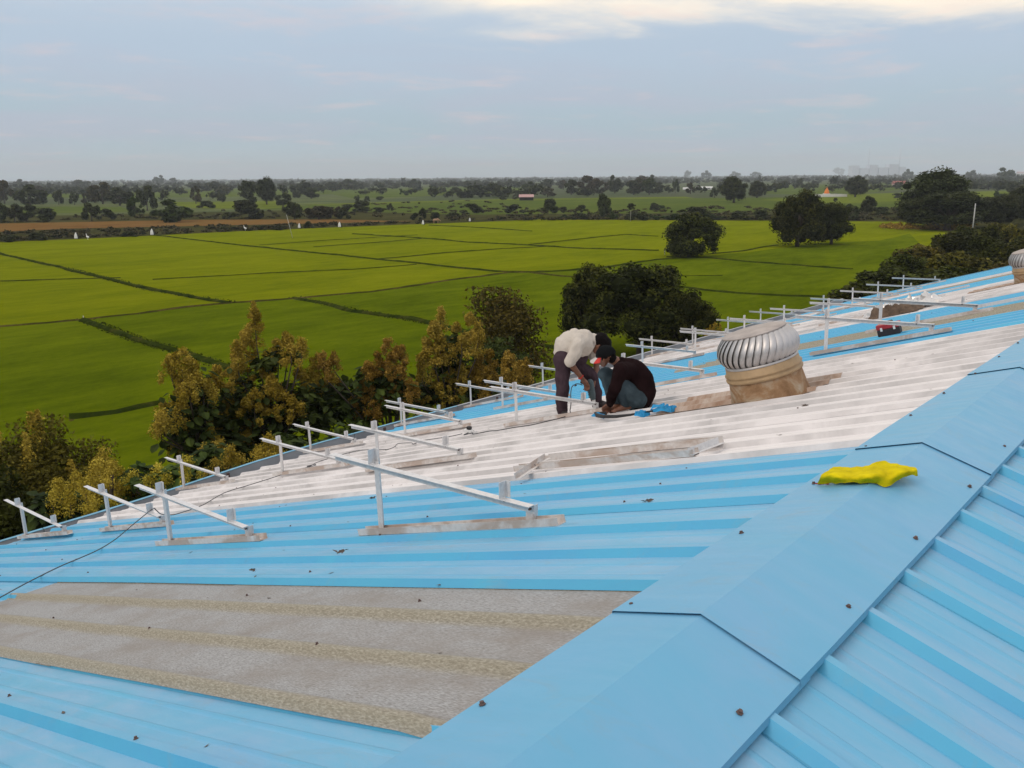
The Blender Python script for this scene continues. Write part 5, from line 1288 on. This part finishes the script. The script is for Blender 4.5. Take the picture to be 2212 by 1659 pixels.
def near_tree(px, top, bot, w, dist, seed, label, leaves=900, plumes=26, leafsize=.36, name='teak_tree', leafmat='leaf_teak', plmat='panicle', plh=(.55, 1.1), plump=(.22, .40), fine=0, lean=0):
    rng = np.random.default_rng(seed); T = atd(px, top, dist); Bt = atd(px, bot, dist); s = (T - CAM).dot(FWD) / 1883
    W = w * s; H = T.z - Bt.z; root = empty(name, (T.x, T.y, GZ)); tag(root, label, 'tree')
    Zt, Zb = T.z - GZ, Bt.z - GZ; Hc = Zt - Zb
    # limbs
    mb = MB(); mb.tube([(0, 0, 0), (.1, 0, Zb * .5), (0, .1, Zb), (0, 0, Zt - Hc * .25)], [.16, .13, .09, .03], 8); ends = []
    for k in range(11):
        a = rng.uniform(0, 6.28); z0 = Zb - .4 + Hc * rng.uniform(-.1, .55); r = W * .5 * rng.uniform(.55, 1.0) * (1 - .55 * max(0, (z0 - Zb) / Hc)); z1 = min(Zt - .8, z0 + rng.uniform(.4, 1.0) * Hc * .45)
        e = (math.cos(a) * r, math.sin(a) * r, z1); ends.append(e)
        mb.tube([(0, 0, z0), (e[0] * .5, e[1] * .5, z0 + (z1 - z0) * .35), e], [.055, .04, .015], 6)
    mb.build('trunk', M['bark'], root, True)
    ends = np.array(ends + [(0, 0, Zt - Hc * .2), (0, 0, Zt - Hc * .45)])
    idx = rng.integers(0, len(ends), leaves); P = ends[idx] * np.array([1, 1, 1]) + np.clip(rng.normal(size=(leaves, 3)), -1.6, 1.6) * np.array([W * .15, W * .15, Hc * .13]) - np.array([0, 0, Hc * .10])
    if fine:
        V_ = leaf_quads(rng, P, rng.normal(size=P.shape), leafsize, 1.0, 2.2)
    else: V_ = big_leaves(rng, P, leafsize)
    link('foliage', quads_mesh('foliage', V_, M[leafmat]), root)
    PV = []
    for k in range(plumes):
        e = ends[rng.integers(0, len(ends))] + rng.normal(size=3) * np.array([W * .14, W * .14, Hc * .10]); h = rng.uniform(*plh)
        rad_ = math.hypot(e[0], e[1]) / (W * .5); zmax = Zt - h * .9 - (rad_ ** 2) * Hc * .22; e[2] = min(e[2] + Hc * .06, zmax) if k else Zt - h
        if k == 0: e[:2] = 0
        PV.append(panicles(rng, e, h, rng.uniform(*plump), int(420 * h)))
    if PV: link('flower_plume', quads_mesh('flower_plume', np.concatenate(PV), M[plmat]), root)
    return root
def Q4(x, y): return x * .388, 576 + y * .388
def Q5(x, y): return 677.7 + x * .3983, 542 + y * .3983
PL = {
 'main': (29, Q4, [(1430, 205, 450, 120), (1380, 340, 610, 170), (1330, 420, 600, 110), (1600, 370, 530, 170), (1550, 420, 560, 130), (1680, 400, 500, 80), (1500, 470, 620, 110), (1780, 490, 660, 180), (1680, 570, 740, 190), (1230, 560, 710, 150), (1310, 600, 740, 150), (1530, 620, 840, 220), (1600, 660, 850, 160),
                 (1340, 740, 930, 190), (1420, 690, 850, 150), (1650, 710, 840, 150), (1200, 800, 900, 100), (1250, 720, 830, 100), (1400, 860, 960, 110), (1150, 640, 740, 100)]),
 'left': (28, Q4, [(1020, 465, 650, 200), (960, 500, 640, 110), (1085, 520, 680, 130), (1060, 610, 740, 130), (930, 750, 910, 130), (1000, 690, 830, 120), (990, 960, 1060, 100), (900, 830, 960, 80)]),
 'mid': (30, Q5, [(410, 485, 650, 140), (470, 520, 660, 120), (350, 560, 680, 110), (300, 610, 700, 90), (60, 560, 690, 100), (110, 560, 650, 60), (470, 680, 800, 120), (400, 700, 820, 100)]),
 'orange': (31, Q5, [(690, 310, 450, 80), (660, 390, 640, 150), (620, 480, 700, 120), (780, 400, 560, 100), (850, 345, 520, 120), (890, 400, 560, 90), (740, 640, 790, 120), (800, 600, 760, 150), (690, 730, 830, 130), (590, 560, 720, 90), (720, 520, 640, 90)]),
 'low': (31, Q5, [(900, 570, 780, 150), (960, 540, 720, 130), (1060, 560, 740, 150), (1120, 600, 720, 100), (980, 680, 800, 130), (1080, 670, 800, 110), (860, 640, 810, 110), (1150, 590, 680, 60), (930, 730, 830, 120)]),
 'olive': (20.5, Q4, [(600, 995, 1190, 150), (560, 1060, 1220, 130), (640, 1090, 1270, 170), (700, 1130, 1290, 140), (600, 1180, 1320, 170), (540, 1160, 1290, 110), (740, 1180, 1290, 90)]),
 'olive2': (19, Q4, [(440, 1165, 1330, 150), (340, 1190, 1340, 120), (400, 1240, 1380, 140), (490, 1200, 1360, 120), (500, 1290, 1410, 140), (300, 1260, 1370, 90), (450, 1320, 1440, 110)]),
 'tan': (19.5, Q4, [(890, 1105, 1240, 100), (850, 1150, 1260, 70), (930, 1160, 1270, 70), (640, 1300, 1390, 90)]),
 'rusty': (21, Q4, [(1240, 965, 1150, 110), (1290, 1010, 1160, 110), (1210, 1040, 1160, 90), (1350, 1050, 1150, 90)]),
 'tan2': (21.5, Q4, [(1500, 950, 1080, 130), (1440, 980, 1090, 90), (1550, 970, 1060, 70)]),
}
def teak(key, px, top, bot, w, seed, label, leaves, leafspots, leafsize=.36):
    dist, Q, pls = PL[key]; rng = np.random.default_rng(seed); T = atd(px, top, dist); s = (T - CAM).dot(FWD) / 1883
    root = empty('teak_tree', (T.x, T.y, GZ)); tag(root, label, 'tree'); org = np.array((T.x, T.y, GZ))
    def loc(x, y, jit=0.0):
        X, Y = Q(x, y); p = atd(X, Y, dist + jit); return np.array(p) - org
    mb = MB(); zt = T.z - GZ; zb = atd(px, bot, dist).z - GZ; mb.tube([(0, 0, 0), (.1, 0, zb * .5), (0, .1, zb), (0, 0, zb + (zt - zb) * .5)], [.16, .13, .09, .04], 8)
    PV = []
    pls = list(pls)
    for (x, y, rx, ry, n) in leafspots:
        for _ in range(2 if n > 90 else 1): xx = x + rng.uniform(-.9, .9) * rx; yy = y + rng.uniform(-.5, .9) * ry; pls.append((xx, yy - rng.uniform(40, 90), yy + rng.uniform(20, 60), rng.uniform(80, 150)))
    for (x, yt, yb, ww) in pls:
        j = rng.uniform(-.9, .9); base = loc(x, yb, j); tp = loc(x, yt, j); h = tp[2] - base[2]; wr = ww * .388 * s * .70
        mb.tube([(0, 0, max(.5, zb - .5)), tuple(base * .5 + np.array((0, 0, (zb - .2) * .5))), tuple(base), tuple(base + np.array((0, 0, h * .6)))], [.05, .035, .02, .008], 5)
        # a plume is a crowd of small side sprays round the stem, thinning upwards
        n = int(2300 * h * max(.5, wr / .45)); ns = max(10, int(h * 24)); t = rng.random(ns) ** .85; a = rng.uniform(0, 6.28, ns); r = wr * (1.02 - t * .86) * rng.uniform(.25, 1.0, ns)
        c = base + np.stack([r * np.cos(a), r * np.sin(a), t * h], 1); R = .085 + .11 * rng.random(ns) * (1 - t * .5); i = rng.integers(0, ns, n); d = rng.normal(size=(n, 3)); d /= np.linalg.norm(d, axis=1, keepdims=True)
        P = c[i] + d * (R[i] * rng.uniform(.35, 1.15, n))[:, None] * np.array([1, 1, 1.15])
        PV.append(leaf_quads(rng, P, d, .046 * dist / 29, 1.0, 1.2))
    link('flower_plume', quads_mesh('flower_plume', np.concatenate(PV), M['panicle_rust' if key in ('orange', 'low', 'rusty', 'mid') else 'panicle']), root)
    mb.build('trunk', M['bark'], root, True)
    LV = []
    for (x, y, rx, ry, n) in leafspots:
        c = loc(x, y); P = c + rng.normal(size=(n, 3)) * np.array([rx, rx, ry]) * .388 * s * .55; LV.append(big_leaves(rng, P, leafsize))
        k = MB().tube([tuple(c), tuple(c * .6 + np.array((0, 0, 1.0)))], [.03, .05], 5)
    link('foliage', quads_mesh('foliage', np.concatenate(LV), M['leaf_teak']), root)
    return root
teak('main', 570, 665, 960, 300, 1, 'large flowering teak tree with tan plumes at the centre left behind the gutter', 0,
     [(1500, 520, 90, 60, 90), (1630, 480, 50, 30, 40), (1400, 720, 130, 100, 200), (1560, 800, 170, 100, 260), (1700, 720, 100, 80, 150), (1250, 800, 130, 110, 220), (1200, 930, 170, 90, 260), (1500, 950, 200, 90, 300), (1750, 830, 110, 90, 180), (1330, 1010, 190, 60, 200)])
teak('left', 410, 765, 980, 120, 21, 'teak with tan plumes joined to the left side of the large teak', 0,
     [(1100, 680, 70, 80, 100), (1080, 790, 110, 90, 200), (1030, 900, 110, 90, 180), (1110, 980, 110, 70, 160), (960, 900, 50, 40, 40)])
teak('mid', 838, 742, 960, 130, 2, 'teak with a pointed tan plume between the large teak and the orange one', 0,
     [(430, 690, 80, 60, 130), (300, 690, 70, 60, 90), (340, 800, 120, 80, 220), (180, 780, 110, 60, 150), (60, 760, 120, 60, 170), (500, 780, 80, 70, 120), (120, 860, 110, 60, 140), (270, 900, 100, 40, 120)])
teak('orange', 965, 672, 900, 130, 3, 'orange brown flowering teak left of the reddish feathery tree', 0,
     [(740, 540, 70, 70, 130), (710, 640, 70, 60, 110), (660, 760, 110, 60, 170), (820, 720, 80, 50, 90), (560, 780, 90, 60, 140), (780, 480, 50, 40, 50)])
teak('low', 1065, 762, 860, 130, 4, 'low tan flowering teak in front of the reddish feathery tree', 0,
     [(960, 760, 100, 50, 110), (1100, 720, 60, 50, 80), (860, 760, 60, 50, 70), (1060, 820, 80, 30, 60), (1150, 730, 40, 40, 40)])
teak('olive', 235, 968, 1080, 130, 8, 'olive yellow flowering teak with a pointed top at the lower left', 0,
     [(780, 1160, 70, 50, 90), (700, 1290, 110, 40, 110), (560, 1310, 80, 40, 70)], .3)
teak('olive2', 150, 1040, 1120, 130, 9, 'low olive flowering teak at the lower left beside the leftmost frame', 0,
     [(380, 1330, 100, 50, 90), (260, 1330, 80, 60, 80), (500, 1380, 80, 40, 60)], .3)
teak('tan', 345, 1005, 1060, 60, 10, 'small tan plumed teak behind the frame that stands against the gutter', 0, [(880, 1240, 60, 40, 50), (800, 1200, 60, 40, 50), (1000, 1150, 80, 40, 90)], .28)
teak('rusty', 490, 950, 1020, 70, 11, 'rusty tan plumed teak top just behind the gutter left of the centre', 0, [(1250, 1140, 80, 30, 50), (1150, 1060, 70, 60, 110), (1080, 1110, 60, 40, 60)], .3)
teak('tan2', 580, 945, 990, 50, 12, 'small tan teak top behind the gutter below the large teak', 0, [(1500, 1060, 80, 30, 50), (1600, 980, 70, 50, 90)], .3)
near_tree(905, 890, 960, 170, 27, 5, 'dark broad leaved teak just behind the gutter below the orange teak', 700, 4)
near_tree(760, 900, 1000, 150, 26, 6, 'dark broad leaved teak behind the gutter left of the middle', 650, 0)
near_tree(80, 885, 1140, 210, 24, 14, 'dark feathery tree at the left edge beside the flowering teaks', 22000, 6, .055, 'feathery_tree', 'leaf_olive', fine=1)
near_tree(-40, 1010, 1180, 260, 21, 15, 'dark tree cut by the left edge below the feathery one', 14000, 0, .07, 'feathery_tree', 'leaf_mango', fine=1)
near_tree(120, 1070, 1180, 300, 21.5, 16, 'dark undergrowth tree behind the leftmost mounting frame', 14000, 0, .07, 'feathery_tree', 'leaf_mango', fine=1)
near_tree(330, 1030, 1100, 200, 23, 23, 'dark undergrowth behind the low tan teaks at the lower left', 6000, 0, .09, 'feathery_tree', 'leaf_green', fine=1)
near_tree(1092, 610, 790, 150, 50, 17, 'reddish brown feathery tree in the paddy left of the workers', 12000, 0, .11, 'feathery_tree', 'leaf_rust', fine=1)
near_tree(1075, 720, 850, 120, 44, 18, 'dark green tree under the reddish feathery tree', 6000, 0, .11, 'feathery_tree', 'leaf_green', fine=1)
near_tree(1545, 697, 760, 34, 46, 19, 'small yellowish tree top left of the ventilator', 120, 8, .2, 'teak_tree', plump=(.25, .4))
near_tree(860, 960, 1020, 160, 22, 20, 'dark shrub of broad leaves at the gutter left of the leaning pair of rails', 420, 0)
near_tree(1110, 840, 880, 90, 30, 22, 'small dark shrub behind the gutter left of the standing man', 240, 0)

# ------------------------------------------------------------------ SMALL THINGS OUT ON THE LAND
M['concrete'] = simple('pale_concrete', (0.50, 0.49, 0.47), 0.8); M['whitewash'] = simple('whitewash', (0.72, 0.70, 0.67), 0.8); M['orange'] = simple('orange_paint', (0.75, 0.20, 0.015), 0.7)
M['redroof'] = simple('red_tin_roof', (0.34, 0.10, 0.08), 0.8); M['pinkroof'] = simple('pink_tin_roof', (0.45, 0.27, 0.25), 0.8); M['darkgap'] = simple('dark_timber', (0.03, 0.025, 0.02), 0.9)
M['cowhide'] = simple('brown_hide', (0.40, 0.24, 0.14), 0.9); M['whitecloth'] = simple('white_cloth', (0.72, 0.71, 0.68), 0.9); M['haze_blue'] = simple('hazed_plant_wall', (0.62, 0.66, 0.72), 0.9)  # plant walls paled and blued, distance haze put into the colour
def pole(px, base, top, lab, r=.09, arm=False, mat='concrete', lean=0.0):
    p = gp(px, base); s = (p - CAM).dot(FWD) / 1883; h = (base - top) * s
    o = empty('utility_pole' if h > 4 else 'stake', (p.x, p.y, GZ)); tag(o, lab, 'pole' if h > 4 else 'stake')
    MB().tube([(0, 0, 0), (-RGT.x * lean * h, -RGT.y * lean * h, h)], [r, r * .7], 8).build('shaft', M[mat], o, True)
    if arm: MB().box((-.5, -.04, h - .5), (.5, .04, h - .42)).box((-.03, -.03, h - .42), (.03, .03, h - .25)).build('cross_arm', M[mat], o)
pole(2100, 504, 441, 'pale concrete pole in front of the great dark trees at the right', .15, True)
pole(632, 514, 464, 'thin leaning grey pole at the far edge of the paddy, left of centre', .055, lean=.2)
pole(181, 692, 682, 'short pale stake at the corner where three bunds meet', .05)
pole(1436, 551, 541, 'tiny pale stake left of the lone mango tree', .05)
for (px, by, h, lab) in ((165, 516, 14, 'white cloth scarecrow at the paddy edge nearest the left side'), (329, 508, 14, 'white cloth scarecrow with dark back at the corner of the left bund'), (647, 493, 11, 'white cloth scarecrow right of the thin leaning pole'),
                         (734, 491, 12, 'white cloth scarecrow with a dark back, halfway along the paddy edge'), (914, 485, 10, 'white cloth scarecrow left of the brown cow'), (1015, 478, 8, 'smallest white cloth scarecrow right of the brown cow')):
    p = gp(px, by + .5); s = (p - CAM).dot(FWD) / 1883; H = h * s; o = empty('scarecrow', (p.x, p.y, GZ)); tag(o, lab, 'scarecrow', 'white scarecrows along the paddy edge')
    MB().tube([(0, 0, 0), (0, 0, H)], .04, 6).build('stick', M['bark'], o)
    mb = MB(); K = 10
    for (r, z) in ((.34, .12), (.32, .4), (.24, .7), (.12, .9), (.10, 1.0)):
        for k in range(K): a = 6.283 * k / K; rr = r * H * .75 * (1 + .15 * math.sin(3 * a)); mb.v.append((rr * math.cos(a), rr * math.sin(a), z * H))
    for i in range(4):
        for k in range(K): mb.f.append((i * K + k, i * K + (k + 1) % K, (i + 1) * K + (k + 1) % K, (i + 1) * K + k))
    mb.f.append(tuple(4 * K + k for k in range(K))); mb.build('cloth', M['whitecloth'], o, True)
    dk = MB(); off = RGT * .25 * H + FWD * .2 * H; dk.tube([(off.x, off.y, 0), (off.x * .7, off.y * .7, H * .6), (off.x * .2, off.y * .2, H * .95)], [.16 * H, .14 * H, .05 * H], 8); dk.build('dark_cloth', M['darkgap'], o, True)
for (px, by, lab) in ((190, 519, 'tiny white bird standing right of the leftmost scarecrow'), (530, 499.5, 'white bird standing at the paddy edge left of the thin pole')):
    p = gp(px, by); mb = MB(); capsule(mb, (0, -.2, .45), (0, .22, .55), .17, .13, 10); capsule(mb, (0, .25, .6), (0, .38, .95), .06, .05, 8); capsule(mb, (0, .38, .97), (0, .58, .96), .05, .015, 8); capsule(mb, (.05, 0, .02), (.05, 0, .4), .02, .02, 6); capsule(mb, (-.05, 0, .02), (-.05, 0, .4), .02, .02, 6)
    o = mb.build('egret', M['whitecloth'], smooth=True, loc=(p.x, p.y, GZ + .12)); o.scale = (1.3, 1.3, 1.3); tag(o, lab, 'bird')
p = gp(942, 483); mb = MB()
capsule(mb, (-.55, 0, 1.05), (.5, 0, 1.12), .34, .33, 14); capsule(mb, (.5, 0, 1.2), (.5, 0, 1.45), .2, .1, 10); capsule(mb, (.7, 0, 1.2), (1.05, 0, 1.0), .2, .13, 10); capsule(mb, (1.05, 0, .95), (1.35, .0, .72), .13, .085, 10)
for sx, sy in ((-.6, -.2), (-.65, .2), (.55, -.18), (.5, .18)): capsule(mb, (sx, sy, .95), (sx + .03, sy, .5), .13, .075, 8); capsule(mb, (sx + .03, sy, .5), (sx, sy, .06), .07, .05, 8)
capsule(mb, (-.85, 0, 1.2), (-.95, 0, .55), .04, .03, 6); capsule(mb, (1.08, .08, 1.1), (1.05, .22, 1.28), .03, .012, 6); capsule(mb, (1.08, -.08, 1.1), (1.05, -.22, 1.28), .03, .012, 6)
o = remeshed(mb, 'cow', M['cowhide'], None, (0, 0, 0), .04, 2); o.location = (p.x, p.y, GZ); o.rotation_euler = (0, 0, -.75); tag(o, 'brown and white cow grazing at the far edge of the paddy', 'cow')

def block_house(name, px, by, w, h, roof, lab, wallm='whitewash', roofh=.45, depth=.6, cat='building', rot=-.86, open_front=False):
    p = gp(px, by); s = (p - CAM).dot(FWD) / 1883; W, H = w * s, h * s; D = W * depth; o = empty(name, (p.x, p.y, GZ), rot); tag(o, lab, cat); hh = H * (1 - roofh)
    if open_front:
        mb = MB()
        for x in (-.46, -.15, .15, .46):
            for y in (-.4, .4): mb.box((x * W - .08, y * D - .08, 0), (x * W + .08, y * D + .08, hh))
        mb.build('post', M['darkgap'], o); MB().box((-W * .46, D * .36, 0), (W * .46, D * .4, hh * .9)).build('wall', M['darkgap'], o)
    else:
        MB().box((-W * .48, -D * .48, 0), (W * .48, D * .48, hh)).build('wall', M[wallm], o)
        for x in (-.25, .22): MB().box((x * W - W * .05, -D * .48 - .03, hh * .35), (x * W + W * .05, -D * .48 + .05, hh * .75)).build('window', M['darkgap'], o)
    mb = MB(); e = .3; mb.add([(-W / 2, -D / 2 - e, hh), (W / 2, -D / 2 - e, hh), (W / 2, 0, H), (-W / 2, 0, H), (-W / 2, D / 2 + e, hh), (W / 2, D / 2 + e, hh)], [(0, 1, 2, 3), (3, 2, 5, 4), (0, 3, 4), (1, 5, 2), (0, 4, 5, 1)])
    mb.build('roof', M[roof], o); return o
block_house('field_hut', 1137, 433, 32, 13, 'pinkroof', 'open sided field hut with a pinkish tin roof in the middle distance', open_front=True)
block_house('long_shed', 1486, 410, 22, 5, 'whitewash', 'short white roofed shed left of the longer one, among the far trees', depth=.35)
block_house('long_shed', 1521, 409, 36, 6, 'whitewash', 'long white roofed shed left of the round dark tree', depth=.3)
block_house('red_roofed_house', 1942, 400, 27, 9, 'redroof', 'low house with a red roof left of the great dark trees', 'pinkroof', .6)
block_house('white_house', 2204, 379, 16, 8, 'pinkroof', 'pale house with a pink roof at the right end of the horizon')
block_house('white_house', 1970, 372.5 + 4, 9, 3, 'whitewash', 'leftmost tiny white building on the right horizon')
block_house('white_house', 2015, 376.0, 14, 3, 'whitewash', 'middle tiny white building on the right horizon')
block_house('white_house', 2062, 376.0, 9, 3, 'whitewash', 'rightmost of three tiny white buildings on the right horizon')
p = gp(1792, 425); s = (p - CAM).dot(FWD) / 1883
tp = empty('temple', (p.x, p.y, GZ), -.86); tag(tp, 'small temple with a bright orange spire inside a white compound wall', 'temple')
W = 62 * s; mb = MB()
for (a, b_) in (((-W / 2, -5), (W / 2, -4.75)), ((-W / 2, 5), (W / 2, 5.25)), ((-W / 2, -4.75), (-W / 2 + .25, 5)), ((W / 2 - .25, -4.75), (W / 2, 5))): mb.box((a[0], a[1], 0), (b_[0], b_[1], 1.5))
mb.build('compound_wall', M['whitewash'], tp)
MB().box((-3.6, -2, 0), (-.2, 2, 1.9)).build('shrine', M['whitewash'], tp)
MB().lathe([(1.55, 1.9), (1.5, 2.6), (1.15, 3.6), (.7, 4.5), (.3, 5.0), (.36, 5.15), (.12, 5.35), (.03, 5.9)], 12).build('spire', M['orange'], tp).location = (-1.9, 0, 0)
MB().box((1.0, -1.5, 0), (4.2, 1.5, 1.7)).build('side_room', M['concrete'], tp)
# power station on the horizon, five kilometres off
pw = empty('power_station', atd(1893, 380, 5600) * 1.0); pw.location.z = GZ; pw.rotation_euler = (0, 0, -.86); tag(pw, 'hazy grey power station with two tall chimneys on the right horizon', 'power station')
s = 5600 / 1883
for k, (x0, x1, h) in enumerate(((-52, -38, 16), (-36, -20, 11), (-18, -2, 17), (0, 18, 12), (20, 38, 18), (40, 52, 13))): MB().box((x0 * s, -30, 0), (x1 * s, 30, (h + 5) * s)).build('plant_hall', M['haze_blue'], pw)
for x in (-17, 43): MB().tube([(x * s, 0, 0), (x * s, 0, 53 * s)], [1.1 * s, .6 * s], 10).build('chimney', M['haze_blue'], pw, True)

# ------------------------------------------------------------------ HAZE
hm = bpy.data.materials.new('haze'); hm.use_nodes = True; hn = hm.node_tree; hn.nodes.clear()
pv = hn.nodes.new('ShaderNodeVolumePrincipled'); pv.inputs['Color'].default_value = (0.90, 0.97, 1.0, 1); pv.inputs['Density'].default_value = 0.00016; pv.inputs['Anisotropy'].default_value = 0.1
ho = hn.nodes.new('ShaderNodeOutputMaterial'); hn.links.new(pv.outputs[0], ho.inputs['Volume'])
HB = 9300; hz = MB().box((-HB, -HB, GZ - 1), (HB, HB, 165)).build('haze', hm); tag(hz, kind='stuff')
